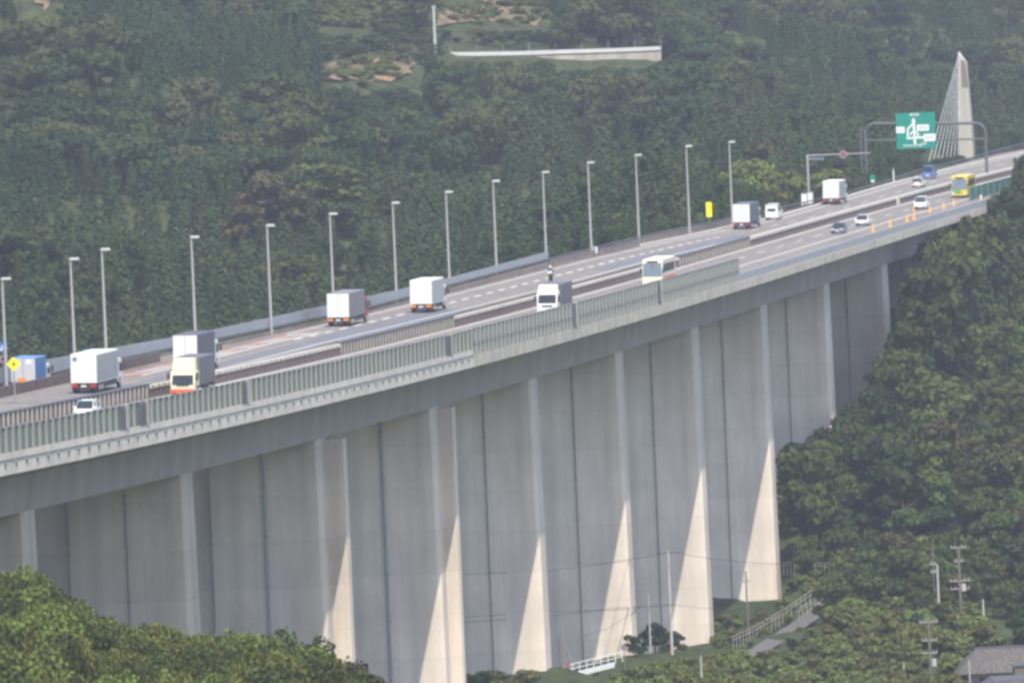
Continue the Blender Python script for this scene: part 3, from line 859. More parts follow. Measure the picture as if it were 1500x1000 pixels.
truck('cream truck with orange bumper and grey box coming along the near carriageway', sN2, 3.4, -1, L=9.5, H=3.6, box=ALUD, cab=VCREAM, bumper=VORAN, visor=VCREAM, group=NG, cabH=2.4, sill=1.16)
sN3 = find_s(801, 6.5, 1.5)
N3 = truck('white truck with pale rear side panels left of the ivory coach', sN3, 6.5, -1, L=11, H=3.5, box=ALUD, cab=VWHITE, visor=VWHITE, group=NG, cabH=2.75)
for a, b in ((-11, -8.4), (-8.0, -5.6)):
    MB().box(1.24, 1.29, a, b, 1.0, 3.4).build('curtain_panel', VBUS, N3)


def car(label, s, o, d, col, L=4.3, Wd=1.7, H=1.5, style='hatch', name='car', cat='car', group=None):
    H0 = head(s) + (0 if d > 0 else PI)
    t = thing(name, label, cat, W(s, o, .02), -H0, group, roll=-EE * d)
    y0 = 0 if d > 0 else -L; y1 = y0 + L; hw = Wd / 2
    bl = .36 * H / 1.5 + .42      # belt line
    if style == 'van':
        body = [(y0, .3), (y1 - .1, .3), (y1, .55), (y1 - .12, bl + .1), (y1 - .55, bl + .2), (y0, bl + .2)]
        roof = [(y0 + .03, bl + .18), (y1 - .6, bl + .18), (y1 - 1.25, H - .06), (y1 - 1.5, H), (y0 + .25, H), (y0 + .1, H - .08)]
    elif style == 'sedan':
        body = [(y0, .3), (y1 - .1, .28), (y1, .5), (y1 - .08, bl - .12), (y1 - 1.2, bl), (y0 + .5, bl + .02), (y0 + .03, bl - .05)]
        roof = [(y0 + .5, bl), (y1 - 1.15, bl), (y1 - 1.95, H - .05), (y1 - 2.2, H), (y0 + 1.4, H), (y0 + 1.15, H - .04)]
    else:
        body = [(y0, .3), (y1 - .1, .28), (y1, .5), (y1 - .08, bl - .1), (y1 - 1.0, bl + .04), (y0 + .1, bl + .08), (y0, bl)]
        roof = [(y0 + .1, bl + .05), (y1 - .95, bl + .03), (y1 - 1.7, H - .06), (y1 - 1.95, H), (y0 + .55, H), (y0 + .3, H - .05)]
    MB().prism(body, -hw, hw).build('body', col, t, bevel=.09)
    mb = MB(); k = len(roof); ins = .16
    zb = roof[0][1]
    xw = lambda z: hw - .04 - ins * (z - zb) / (H - zb)
    n = 0
    mb.v = [(-xw(z), y, z) for y, z in roof] + [(xw(z), y, z) for y, z in roof]
    mb.f = [tuple(range(k)), tuple(reversed(range(k, 2 * k)))] + [((i + 1) % k, i, k + i, k + (i + 1) % k) for i in range(k)]; mb.mi = [0] * len(mb.f)
    mb.build('cabin', GLASS, t)
    # roof skin, pillars
    yr0, yr1 = roof[4][0], roof[3][0]
    MB().box(-xw(H) - .01, xw(H) + .01, yr0 - .06, yr1 + .08, H - .05, H + .02, top=(-xw(H) + .08, xw(H) - .08, yr0 + .05, yr1 - .05)).build('roof', col, t)
    mb = MB()
    for sx in (-1, 1):
        for (ya, za), (yb, zb_) in (((roof[1][0], roof[1][1]), (roof[3][0], H)), ((roof[0][0] + .03, roof[0][1]), (roof[4][0], H)), (((roof[0][0] + roof[1][0]) / 2, zb), ((yr0 + yr1) / 2, H))):
            mb.tube((sx * (xw(za)), ya, za), (sx * xw(zb_), yb, zb_), .05, .05, 5)
    mb.build('pillar', col, t)
    for sx in (-1, 1):
        a, b = sorted((sx * (hw - .5), sx * (hw - .06)))
        MB().box(a, b, y1 - .1, y1 + .015, .55, .72).build('headlight', LAMPW, t)
        MB().box(a + .1 * (sx > 0), b - .1 * (sx < 0), y0 - .02, y0 + .06, .62, .86).build('tail_light', LAMPR, t)
        a, b = sorted((sx * (hw - .02), sx * (hw + .18)))
        MB().box(a, b, roof[1][0] - .35, roof[1][0] - .2, zb + .02, zb + .2).build('mirror', col, t)
    MB().box(-.28, .28, y1 - .02, y1 + .02, .4, .54).build('number_plate', SWHITE, t)
    MB().box(-.28, .28, y0 - .02, y0 + .03, .55, .69).build('rear_plate', SWHITE, t)
    MB().box(-hw + .25, hw - .25, y1 - .04, y1 + .012, .3, .39).build('grille', CHASS, t)
    wheels(t, hw - .1, (y0 + .75, y1 - .85), .31, .2)
    return t


car('white hatchback with dark windscreen beside the brown barred median fence at the left', find_s(119.5, 3.6, .7), 3.6, -1, VWHITE, group='cars on the near carriageway')
car('dark navy saloon on the near carriageway left of the white cars', find_s(1226, 7.0, .6), 7.0, -1, VNAVY, L=4.5, H=1.48, Wd=1.78, style='sedan', group='cars on the near carriageway')
car('white car just behind the navy saloon on the near carriageway', find_s(1261, 6.6, .6), 6.6, -1, VWHITE, L=4.3, H=1.52, Wd=1.75, group='cars on the near carriageway')
car('white people carrier passing the row of orange cones', find_s(1347, 7.0, .8), 7.0, -1, VWHITE, L=4.7, H=1.88, Wd=1.78, style='van', group='cars on the near carriageway')
car('small white car driving away beside the blue van', -451, -5.5, 1, VWHITE, L=4.2, H=1.45, group='cars on the far carriageway')
car('blue van driving away below the big green sign', -414, -8.9, 1, VBLUE, L=4.8, H=2.1, Wd=1.85, style='van', name='van', cat='van', group='cars on the far carriageway')
v6 = car('small white high-roofed van driving away, right of the charcoal-sided box truck', -577, -10.7, 1, VWHITE, L=4.9, H=2.3, Wd=1.9, style='van', name='van', cat='van', group='cars on the far carriageway')
# its rear is mostly white metal with one window
MB().box(-.9, .9, -.035, .02, .55, 2.2).build('rear_door', VWHITE, v6); MB().box(-.6, .6, -.06, -.03, 1.25, 1.65).build('rear_window', GLASS, v6)


def coach(label, s, o, body, low, stripe, L=11.5, H=3.35):
    H0 = head(s) + PI
    t = thing('coach', label, 'bus', W(s, o, .02), -H0, 'coaches on the near carriageway', roll=EE)
    hw = 1.24; y1 = 0.; y0 = -L
    prof = [(y0, .35), (y1 - .05, .35), (y1, .9), (y1 - .02, 1.3), (y1 - .3, H - .2), (y1 - .6, H), (y0 + .2, H), (y0, H - .2)]
    MB().prism(prof, -hw, hw).build('body', body, t, bevel=.08)
    g = lambda z: y1 + .01 - .02 - (z - 1.3) * .28 / (H - 1.5) + .025
    MB().quad((-hw + .1, g(1.3), 1.3), (hw - .1, g(1.3), 1.3), (hw - .13, g(H - .45), H - .45), (-hw + .13, g(H - .45), H - .45)).build('windscreen', GLASSB, t)
    MB().box(-.06, -.0, g(2.2) - .02, g(2.2) + .03, 1.3, H - .45).build('windscreen_bar', CHASS, t)
    for sx in (-1, 1):
        n = 6
        for i in range(n):
            a = y1 - 1.2 - i * (L - 1.9) / n; b = a - (L - 1.9) / n + .14
            MB().box(sx * hw - .012, sx * hw + .012, b, a, 1.75, 2.75).build('side_window', GLASS, t)
        MB().box(sx * hw - .01, sx * hw + .014, y0 + .1, y1 - 1.1, .5, 1.2).build('side_stripe', stripe, t)
        a, b = sorted((sx * .72, sx * (hw - .08)))
        MB().box(a, b, y1 - .04, y1 + .05, .62, .86).build('headlight', LAMPW, t)
        a, b = sorted((sx * (hw + .02), sx * (hw + .28)))
        MB().box(a, b, y1 + .02, y1 + .16, 1.7, 2.3).build('mirror', CHASS, t)
    MB().box(-hw + .03, hw - .03, y1 - .1, y1 + .08, .32, .58).build('bumper', low, t, bevel=.03)
    MB().box(-.7, .7, g(H - .3) - .02, g(H - .3) + .02, H - .4, H - .15).build('destination_board', CHASS, t)
    wheels(t, hw - .15, (y0 + 2.6, y1 - 2.2), .5)
    return t


coach('ivory coach with dark side windows and orange flank at the two-tier noise barrier', find_s(955, 6.6, 1.5), 6.6, VBUS, VWHITE, VORAN)
yc = coach('yellow coach with green front panel next to the green roadworks screen', find_s(1405, 6.6, 1.5), 6.6, VYEL, VYEL, VGRN, L=10)
MB().box(-.2, 1.15, -.02, .04, .66, 1.22).build('front_panel', VGRN, yc)

# motorcycle and rider on the far carriageway
s = -830; o = -4.3; H0 = head(s)
mt_ = thing('motorcycle', 'dark motorcycle driving away above the roof of the white truck', 'motorcycle', W(s, o, .02), -H0)
for y in (.32, 1.75):
    w_ = MB().tube((-.08, y, .32), (.08, y, .32), .32, .32, 14).build('wheel', BLACK, mt_)
MB().box(-.14, .14, .5, 1.5, .35, .8, top=(-.12, .12, .4, 1.4)).build('body', CHASS, mt_, bevel=.05)
MB().box(-.15, .15, .2, .95, .8, .92).build('seat', BLACK, mt_, bevel=.03)
MB().box(-.16, .16, .9, 1.45, .85, 1.08).build('fuel_tank', VNAVY, mt_, bevel=.06)
MB().tube((-.38, 1.35, 1.12), (.38, 1.35, 1.12), .025).build('handlebar', CHASS, mt_)
MB().tube((0, 1.4, 1.0), (0, 1.75, .35), .05).build('fork', ALU, mt_)
MB().box(-.1, .1, .1, .18, .72, .84).build('tail_light', LAMPR, mt_)
MB().box(-.3, .3, .12, .45, .95, 1.3).build('luggage_box', ALU, mt_, bevel=.05)


def rider(base, rotz):
    pr = thing('person', 'motorcyclist in dark jacket and pale helmet riding away', 'person', base, rotz)
    pts = {'pelvis': (0, .62, .98, .17), 'waist': (0, .70, 1.18, .16), 'chest': (0, .82, 1.42, .19), 'neck': (0, .90, 1.58, .07), 'head': (0, .95, 1.72, .10), 'crown': (0, .95, 1.82, .09)}
    for sx, n in ((-1, 'l'), (1, 'r')):
        pts.update({'sh' + n: (sx * .2, .86, 1.48, .085), 'el' + n: (sx * .36, 1.05, 1.25, .06), 'wr' + n: (sx * .34, 1.30, 1.16, .045), 'ha' + n: (sx * .33, 1.37, 1.13, .04),
                    'hip' + n: (sx * .13, .68, .95, .11), 'kn' + n: (sx * .24, 1.08, .86, .085), 'an' + n: (sx * .22, .86, .42, .055), 'to' + n: (sx * .22, 1.02, .36, .05)})
    ed = [('pelvis', 'waist'), ('waist', 'chest'), ('chest', 'neck'), ('neck', 'head'), ('head', 'crown')]
    for n in 'lr': ed += [('chest', 'sh' + n), ('sh' + n, 'el' + n), ('el' + n, 'wr' + n), ('wr' + n, 'ha' + n), ('pelvis', 'hip' + n), ('hip' + n, 'kn' + n), ('kn' + n, 'an' + n), ('an' + n, 'to' + n)]
    ks = list(pts); me = bpy.data.meshes.new('body'); me.from_pydata([pts[k][:3] for k in ks], [(ks.index(a), ks.index(b)) for a, b in ed], [])
    ob = new_obj('body', me, pr); ob.modifiers.new('skin', 'SKIN'); ob.modifiers.new('sub', 'SUBSURF').levels = 1
    for k, sv in zip(ks, me.skin_vertices[0].data): sv.radius = (pts[k][3],) * 2; sv.use_root = k == 'pelvis'
    me.materials.append(JACKET)
    bm = bmesh.new(); bmesh.ops.create_uvsphere(bm, u_segments=14, v_segments=10, radius=.155); hm = bpy.data.meshes.new('helmet'); bm.to_mesh(hm); bm.free(); hm.materials.append(VWHITE)
    h = new_obj('helmet', hm, pr); h.location = (0, .96, 1.78)


rider(W(s, o, .02), -H0)

# ------------------------------------------------------------------ cones
CONES = [(1279, 345), (1304, 338), (1329, 331), (1339, 324), (1362, 313), (1382, 306), (1397, 301)]
CL = ['orange traffic cone nearest the camera, below the white cars', 'second orange cone of the row, counting from the nearest', 'third orange cone, close to the tall orange marker', 'tall double orange marker in front of the white people carrier', 'orange cone right of the white people carrier', 'orange cone midway between people carrier and yellow coach', 'orange cone at the front of the yellow coach']
cb = None
for (x, y), lab in zip(CONES, CL):
    o = 10.2 if x > 1350 else 11.4
    s, h = find_h(x, y, o); k = 1.0
    if cb is None:
        t = thing('traffic_cone', lab, 'traffic cone', W(s, o, .02), 0, 'orange cones at the roadworks')
        MB().tube((0, 0, .05), (0, 0, 1.0), .27, .06, 12).build('cone', CONEO, t); MB().box(-.34, .34, -.34, .34, 0, .06).build('base', CONEO, t)
        MB().tube((0, 0, .5), (0, 0, .66), .168, .133, 12).build('reflective_band', SWHITE, t)
        cb = t
    else:
        t = dup(cb, W(s, o, .02), 0, lab)
    t.scale = (.72, .72, 1.05)
    if x == 1339:
        MB().tube((0, 0, 1.0), (0, 0, 1.75), .2, .2, 12).build('marker_drum', CONEO, t)
q = thing('marker_post', 'white marker post standing among the tree tops below the green screen', 'post', P(1437, 299, 1520)); MB().tube((0, 0, -1), (0, 0, 1.4), .2, .16, 10).build('post', SWHITE, q); MB().tube((0, 0, 1.0), (0, 0, 1.2), .21, .21, 10).build('band', SYEL, q)

# ------------------------------------------------------------------ gantries and signs
s = -406; H = head(s); oR = -.2
g = thing('sign_gantry', 'dark steel portal gantry with rounded corners across the far carriageway', 'gantry', W(s, oR, 0, True), -H)
wS = (1443 - 1267) / (px(W(s, -10))[2] * math.cos(head(s) - .045))
pts = []
hR = (250 - 180) / px(W(s, 0))[2] + 1.0; r = 1.6
arc = lambda cx, cz, a0, a1: [(cx + r * math.cos(a0 + (a1 - a0) * i / 6), 0, cz + r * math.sin(a0 + (a1 - a0) * i / 6)) for i in range(7)]
hL = hR + .5
pts = [(0, 0, -1)] + arc(-r, hR - r, 0, PI / 2) + arc(-wS + r, hL - r, PI / 2, PI) + [(-wS, 0, -3.2)]
MB().path(pts, .24, 8).build('frame', STEELD, g)
MB().tube((0, 0, hR - 2.65), (-wS, 0, hL - 2.65), .15, .15, 8).build('lower_beam', STEELD, g)
MB().tube((-wS - .75, 0, -3.2), (-wS - .75, 0, hL - .3), .14, .14, 8).build('side_post', STEELD, g)
mb = MB()
for z in np.arange(-3, hL - .5, .6): mb.tube((-wS - .75, 0, z), (-wS, 0, z), .03, .03, 4)
mb.build('ladder', STEELD, g)
# big green sign hung on the gantry
sg = thing('direction_sign', 'big square green direction sign with white junction diagram on the gantry', 'road sign', W(s, oR, 0, True), -H)
sc = px(W(s, -10))[2]
x0 = -(1443 - 1314) / sc / .985; x1 = -(1443 - 1371) / sc / .985
ztop = hR + 2.1; zbot = ztop - (218 - 164) / sc + .1
ys = -.45
MB().box(x0, x1, ys, ys + .12, zbot, ztop).build('board', SGREEN, sg)
mb = MB()
for xx in (x0 + .8, x1 - .8): mb.box(xx - .08, xx + .08, ys + .13, .0, zbot + .3, ztop - .3)
mb.build('bracket', STEELD, sg)
SW_, SH_ = x1 - x0, ztop - zbot
U = lambda u: x0 + u * SW_
V = lambda v: ztop - v * SH_
mb = MB(); yf = ys - .012


def plate(u0, v0, u1, v1): mb.box(U(u0), U(u1), yf - .008, yf, V(v1), V(v0))


def stroke(u0, v0, u1, v1, w=.045):
    p = Vector((U(u0), 0, V(v0))); q = Vector((U(u1), 0, V(v1))); d = (q - p).normalized(); n = Vector((-d.z, 0, d.x)) * w * SW_ / 2
    a = [p - n, q - n, q + n, p + n]
    mb.hexa([(c.x, yf - .02, c.z) for c in a], [(c.x, yf - .004, c.z) for c in a])


stroke(.455, .22, .47, .88, .06)
mb.hexa([(U(.455), yf - .024, V(.13)), (U(.51), yf - .024, V(.25)), (U(.40), yf - .024, V(.25))], [(U(.455), yf - .004, V(.13)), (U(.51), yf - .004, V(.25)), (U(.40), yf - .004, V(.25))])
stroke(.44, .30, .30, .45); stroke(.30, .44, .29, .74); stroke(.28, .70, .72, .69, .05)
for i in range(10):
    a0, a1 = -.5 + i * .36, -.5 + (i + 1) * .36
    stroke(.46 + .1 * math.cos(a0), .62 - .1 * math.sin(a0), .46 + .1 * math.cos(a1), .62 - .1 * math.sin(a1), .04)
mb.build('diagram', SWHITE, sg)
for u0, v0, u1, v1, n_ in ((.0, .38, .22, .55, 3), (.53, .34, .84, .51, 4), (.70, .60, .995, .80, 4)):
    q = MB().box(U(u0), U(u1), yf - .012, yf, V(v1), V(v0)).build('name_plate', SWHITE, sg)
    mb = MB()
    for i in range(n_):       # illegible small strokes of the place name
        a = u0 + (u1 - u0) * (.14 + .74 * i / n_); c = (v0 + v1) / 2; w2 = (u1 - u0) * .13
        for du, dv, eu, ev in ((0, -.035, 1, -.025), (0, .03, 1, .04), (.1, -.03, .25, .035), (.7, -.03, .85, .035), (.1, -.005, .9, .006)):
            mb.box(U(a + du * w2), U(a + eu * w2), yf - .02, yf - .013, V(c + ev), V(c + dv))
    mb.build('lettering', SGREEN, q)
mb = MB()


def word(u0, v, n_, sz, seed):
    rr = random.Random(seed)
    for i in range(n_):
        a = u0 + i * sz * 1.12
        for k in range(5):
            if k < 2:
                vv = v + rr.uniform(-.4, .4) * sz; mb.box(U(a), U(a + sz * .9), yf - .02, yf, V(vv + sz * .09), V(vv - sz * .09))
            else:
                uu = a + rr.uniform(.1, .8) * sz; mb.box(U(uu), U(uu + sz * .14), yf - .02, yf, V(v + sz * .45), V(v - sz * .45))


word(.36, .055, 3, .075, 1); word(.17, .905, 6, .075, 4); word(.62, .86, 2, .07, 8)
mb.build('lettering', SWHITE, sg)
# T-shaped pole with a round red sign
s0, h0 = find_h(1185, 290, -14.7)
b = W(s0, -14.7, h0 - 1.5); H = head(s0)
sc = px(b)[2]
t = thing('sign_mast', 'grey inverted-L mast with long arm beside the far carriageway', 'sign mast', b, -H)
hh = (290 - 228) / sc + 1.5
MB().tube((0, 0, 0), (0, 0, hh), .19, .16, 8).build('post', POLEG, t)
MB().tube((-.2, 0, hh), (9.8, 0, hh + .05), .1, .07, 8).build('arm', POLEG, t)
MB().tube((0, 0, hh - .55), (2.6, 0, hh - .5), .09, .09, 8).build('short_arm', POLEG, t)
MB().box(.9, 2.5, -.12, .12, hh - .8, hh - .3).build('plate', mat('plate_blue_grey', (.12, .15, .2), .6, 0), t)
t2 = thing('round_sign', 'round red road sign hung on the long arm of the mast', 'road sign', b + (Matrix.Rotation(-H, 3, 'Z') @ Vector((5.6, -.15, hh - .03))), -H)
MB().tube((0, .05, 0), (0, -.02, 0), .58, .58, 20).build('disc', SPINK, t2); MB().tube((0, -.02, 0), (0, -.04, 0), .46, .46, 20).build('face', SRED, t2)


def road_sign(label, x, y, d, shape, wid, hgt, face, pole=3.0, extra=None, name='road_sign'):
    p = P(x, y, d); t = thing(name, label, 'road sign', p - Vector((0, 0, hgt / 2 + pole)), -.16)
    zc = hgt / 2 + pole
    MB().tube((0, .08, 0), (0, .08, zc + hgt * .3), .07, .07, 8).build('post', STEEL, t)
    if shape == 'diamond':
        r = wid / 2; MB().hexa([(0, 0, zc - r), (r, 0, zc), (0, 0, zc + r), (-r, 0, zc)], [(0, .05, zc - r), (r, .05, zc), (0, .05, zc + r), (-r, .05, zc)]).build('plate', face, t)
    elif shape == 'disc':
        MB().tube((0, .05, zc), (0, 0, zc), wid / 2, wid / 2, 24).build('plate', face, t)
    else:
        MB().box(-wid / 2, wid / 2, 0, .06, zc - hgt / 2, zc + hgt / 2).build('plate', face, t, bevel=.0)
    if extra: extra(t, zc)
    return t


def arrow(t, zc):
    mb = MB(); mb.hexa([(-.12, -.03, zc + .28), (.22, -.03, zc), (-.12, -.03, zc - .28), (-.02, -.03, zc)], [(-.12, -.005, zc + .28), (.22, -.005, zc), (-.12, -.005, zc - .28), (-.02, -.005, zc)]); mb.build('arrow', CHASS, t)


def whitebit(t, zc):
    MB().hexa([(-.25, -.03, zc - .35), (.3, -.03, zc - .35), (.05, -.03, zc + .3)], [(-.25, -.005, zc - .35), (.3, -.005, zc - .35), (.05, -.005, zc + .3)]).build('arrow', SWHITE, t)


dA = W(-1082, -13.5).y
road_sign('yellow diamond warning sign with a dark arrow at the left edge', 19.5, 533, W(-1110, -12).y - 12, 'diamond', 1.3, 1.3, SYEL, 4.2, arrow)
road_sign('blue round sign showing over the top of the white box truck', 127, 519, W(-1075, -13).y + 25, 'disc', 1.15, 1.15, SBLUE, 2.4, whitebit)
t = road_sign('blue round sign above a small red one at the left picture edge', 3, 508, W(-1100, -16).y, 'disc', 1.0, 1.0, SBLUE, 3.2, whitebit)
MB().tube((0, .02, 2.55), (0, -.03, 2.55), .36, .36, 18).build('lower_disc', SPINK, t); MB().tube((0, -.03, 2.55), (0, -.05, 2.55), .2, .2, 18).build('lower_face', SRED, t)
sy, hy = find_h(1040, 309, -13.6)
road_sign('fluorescent yellow upright rectangular sign beside the far guard rail', 1038.5, 307, W(sy, -13.6).y, 'rect', .82, 2.1, SYEL, 1.6)
sy = find_s(1278, -14, 1)
road_sign('small green and white sign on a post left of the blue van', 1278, 260, W(sy, -14.5).y, 'rect', .8, .8, SGREEN, 1.6, lambda t, zc: MB().box(-.3, .3, -.02, .0, zc - .75, zc - .42).build('plate', SWHITE, t))
road_sign('small green kilometre plate beyond the yellow coach', 1428, 246, W(find_s(1428, -12), -12).y, 'rect', .75, .6, mat('pale_green', (.15, .4, .3), .5, 0), .8)
for x, y, lab in ((1178, 287, 'white roadside cabinet at the foot of the sign mast'), (1187, 285, 'white equipment cabinet just right of the mast foot')):
    t = thing('cabinet', lab, 'cabinet', P(x, y + 4, W(find_s(x, -14), -14).y), -.16); MB().box(-.4, .4, -.3, .3, -1.0, .75).build('body', SWHITE, t, bevel=.05); MB().box(-.43, .43, -.34, .34, .75, .84).build('roof', STEEL, t)
t = thing('delineator', 'thin pale delineator post on the far rail left of the blue van', 'post', P(1309, 262, W(find_s(1309, -13), -13).y)); MB().tube((0, 0, -.5), (0, 0, 1.4), .1, .1, 8).build('post', SWHITE, t); MB().tube((0, 0, 1.4), (0, 0, 1.7), .14, .14, 8).build('reflector', STEEL, t)

# ------------------------------------------------------------------ pylon with stay cables
D0 = 1900
pb = P(1419, 262, D0); sc = FOC / D0
py = thing('bridge_pylon', 'slender tapering concrete pylon with a dark slot near its top', 'pylon', pb, -.2)
hp = (262 - 75) / sc
hw0, hw1 = 13.5 / sc, 5.5 / sc; xsh = -2.2 / sc
shift = -.042 * 0
MB().hexa([(-hw0, -1.6, -6), (hw0, -1.6, -6), (hw0, 2.2, -6), (-hw0, 2.2, -6)], [(-hw1 + xsh, -1.0, hp), (hw1 + xsh, -1.0, hp - 2.2), (hw1 + xsh, 1.4, hp - 2.2), (-hw1 + xsh, 1.4, hp)]).build('shaft', PYL, py, bevel=.25)
ff = lambda z: -1.6 + .6 * (z + 6) / (hp + 6)
MB().hexa([(-.45, ff(hp * .72) - .05, hp * .72), (.75, ff(hp * .72) - .05, hp * .72), (.75, ff(hp * .72) + .2, hp * .72), (-.45, ff(hp * .72) + .2, hp * .72)], [(-.45, ff(hp * .93) - .05, hp * .93), (.3, ff(hp * .93) - .05, hp * .93), (.3, ff(hp * .93) + .2, hp * .93), (-.45, ff(hp * .93) + .2, hp * .93)]).build('anchor_slot', mat('slot_brown', (.20, .16, .13), .9, .2, 1), py)
Rz = Matrix.Rotation(.2, 3, 'Z')
for i in range(8):
    f = i / 7
    a = P(1353 + 49 * f, 264 - 8 * f, 1800 + 80 * f)
    zt = hp * (.985 - .42 * f ** 1.15); xt = -(hw0 + (hw1 - hw0) * (zt + 6) / (hp + 6)) + .15
    q = MB().tube(Rz @ (a - pb), (xt + xsh * (zt + 6) / (hp + 6), 0, zt), .062, .062, 5).build('stay_cable', CABLE, py)
# ------------------------------------------------------------------ hillside wall, soil terraces, poles
def wall_run(label, top, bot, d0, d1, name='retaining_wall'):
    t = thing(name, label, 'wall', P(top[0][0], top[0][1], d0)); org = Vector(t.location)
    n = 24; rows = []; caps = []
    xa, xb = top[0][0], top[-1][0]
    for i in range(n + 1):
        x = xa + (xb - xa) * i / n; d = d0 + (d1 - d0) * i / n
        a = P(x, float(np.interp(x, *zip(*top))), d); b_ = P(x, float(np.interp(x, *zip(*bot))), d); b_.x = a.x
        rows.append([Vector((a.x, a.y - .3, b_.z - 1.5)), Vector((a.x, a.y, a.z - .75)), Vector((a.x, a.y + .5, a.z - .75)), Vector((a.x, a.y + .5, b_.z - 1.5))])
        caps.append([Vector((a.x, a.y - .25, a.z - .72)), Vector((a.x, a.y - .25, a.z)), Vector((a.x, a.y + .6, a.z)), Vector((a.x, a.y + .6, a.z - .72))])
    for r_, nm, mm in ((rows, 'wall', mat('old_concrete', (.33, .30, .245), .9, .3, .5, stretch=(1, 1, .2))), (caps, 'coping', mat('white_coping', (.54, .54, .53), .7, .08, .5))):
        q = MB().sweep(r_, close=True).build(nm, mm, None, origin=org); q.parent = t; q.location = (0, 0, 0)
    for i in range(0, n + 1, 3):
        c = caps[i][1]
        q = MB().tube(c, c + Vector((0, .3, 1.3)), .05, .05, 6).build('rail_post', STEEL, None, origin=org); q.parent = t; q.location = (0, 0, 0)
    return t


wall_run('long white-topped retaining wall of a hillside road, high behind the bridge', [(660, 77), (760, 75.5), (830, 73), (900, 71), (968, 68)], [(660, 84), (760, 85), (830, 95), (900, 97), (968, 80)], 1880, 1892)


def soil(poly, d, wob, seed):
    """a bare patch of ground lying on the slope"""
    rr = random.Random(seed); mb = MB(); pts = []; pp = []
    for (xa, ya), (xb, yb) in zip(poly, poly[1:] + poly[:1]):
        for k in range(4): pp.append((xa + (xb - xa) * k / 4 + rr.uniform(-5, 5), ya + (yb - ya) * k / 4 + rr.uniform(-2.2, 2.2)))
    for x, y in pp:
        lo, hi = 1500, 2600
        for dd in np.arange(1650, 2500, 4):
            p = P(x, y, dd)
            if gz(p.x, p.y) >= p.z: break
        pts.append((p.x, p.y))
    cx = sum(p[0] for p in pts) / len(pts); cy = sum(p[1] for p in pts) / len(pts)
    n = 6; rows = []
    for k in range(n + 1):
        f = k / n; rows.append([Vector((cx + (x - cx) * f, cy + (y - cy) * f, gz(cx + (x - cx) * f, cy + (y - cy) * f) + .35)) for x, y in pts])
    mb.sweep([r + [r[0]] for r in rows])
    return struct(mb.build('bare_soil', SOIL))


SOILS = [[(480, 95), (560, 88), (605, 92), (598, 118), (540, 127), (482, 122)], [(470, 28), (520, 25), (535, 38), (505, 45), (472, 42)], [(640, 22), (720, 14), (800, 16), (770, 36), (640, 40)], [(480, 0), (560, 2), (545, 14), (490, 12)], [(690, 0), (800, -2), (790, 8), (700, 8)], [(50, -4), (78, 0), (70, 22), (58, 16)]]
for i, pl in enumerate(SOILS): soil(pl, 1800, 1, i)


def upole(label, x, ytop, ybot, d, kind='timber', arms=(), name='utility_pole', r=.17, lean=0.0, gear=False, floor=True):
    b = P(x, ybot, d); tp = P(x, ytop, d)
    z0 = gz(b.x, b.y) - .5 if floor else b.z
    z0 = min(z0, b.z)
    h = tp.z - z0
    t = thing(name, label, 'utility pole', (b.x, b.y, z0), .1)
    MB().tube((0, 0, 0), (lean, 0, h), r, r * .7, 8).build('pole', PCONC if kind == 'c' else TIMB, t)
    for dz, w in arms:
        q = MB().box(-w, w, -.06, .06, h - dz - .06, h - dz + .06).build('crossarm', INSUL if kind != 'c' else STEEL, t)
        for k in (-1, -.5, .5, 1):
            MB().tube((k * w * .92, 0, h - dz + .06), (k * w * .92, 0, h - dz + .34), .06, .05, 6).build('insulator', INSUL, q)
    if gear:
        MB().tube((.45, 0, h - 5.6), (.45, 0, h - 4.7), .3, .3, 10).build('transformer', PCONC, t)
    return t, Vector((b.x + lean, b.y, tp.z))


# ------------------------------------------------------------------ trees
def rot_basis(n, rg):
    """two unit vectors spanning the plane of each leaf clump with normals n"""
    r = rg.normal(size=n.shape); a = np.cross(n, r); a /= np.linalg.norm(a, axis=1)[:, None] + 1e-9
    return a, np.cross(n, a)


def leaves(c, n, size, rg):
    a, b = rot_basis(n, rg); s = (size * rg.uniform(.6, 1.3, len(c)))[:, None]; t = s * rg.uniform(.5, .9, len(c))[:, None]
    k = n * s * .22
    return np.stack([c - a * s - k, c - b * t, c + a * s - k, c + b * t], 1)


def broad(seed, H=9., R=4., n=1400, leaf=.42, flat=.62, lobes=16, low=.25, rough=.42):
    rg = np.random.default_rng(seed); cs = []; ns = []
    th = rg.uniform(0, 2 * PI, lobes); u = rg.uniform(0, 1, lobes) ** .6
    lz = rg.uniform(low, .93, lobes); wz = np.sqrt(np.clip(1 - ((lz - .5) / .58) ** 2, .1, 1))
    lc = np.column_stack([np.cos(th) * u * R * .78 * wz, np.sin(th) * u * R * .78 * wz, H * lz]); lr = R * rg.uniform(.26, .46, lobes)
    lc[0] = (0, 0, H * .84); lr[0] = R * .42
    w = lr ** 2; cnt = (n * w / w.sum()).astype(int) + 6
    for c, r, k in zip(lc, lr, cnt):
        d = rg.normal(size=(k, 3)); d[:, 2] = d[:, 2] * .8 + .35; d /= np.linalg.norm(d, axis=1)[:, None]
        rad = r * rg.uniform(.72, 1.08, k)[:, None]
        q = c + d * rad * [1, 1, flat + .15]
        nn = d * .85 + rg.normal(size=(k, 3)) * rough; nn /= np.linalg.norm(nn, axis=1)[:, None]
        cs.append(q); ns.append(nn)
    c = np.concatenate(cs); nn = np.concatenate(ns)
    c[:, 2] = np.maximum(c[:, 2], H * .1)
    return leaves(c, nn, leaf, rg)


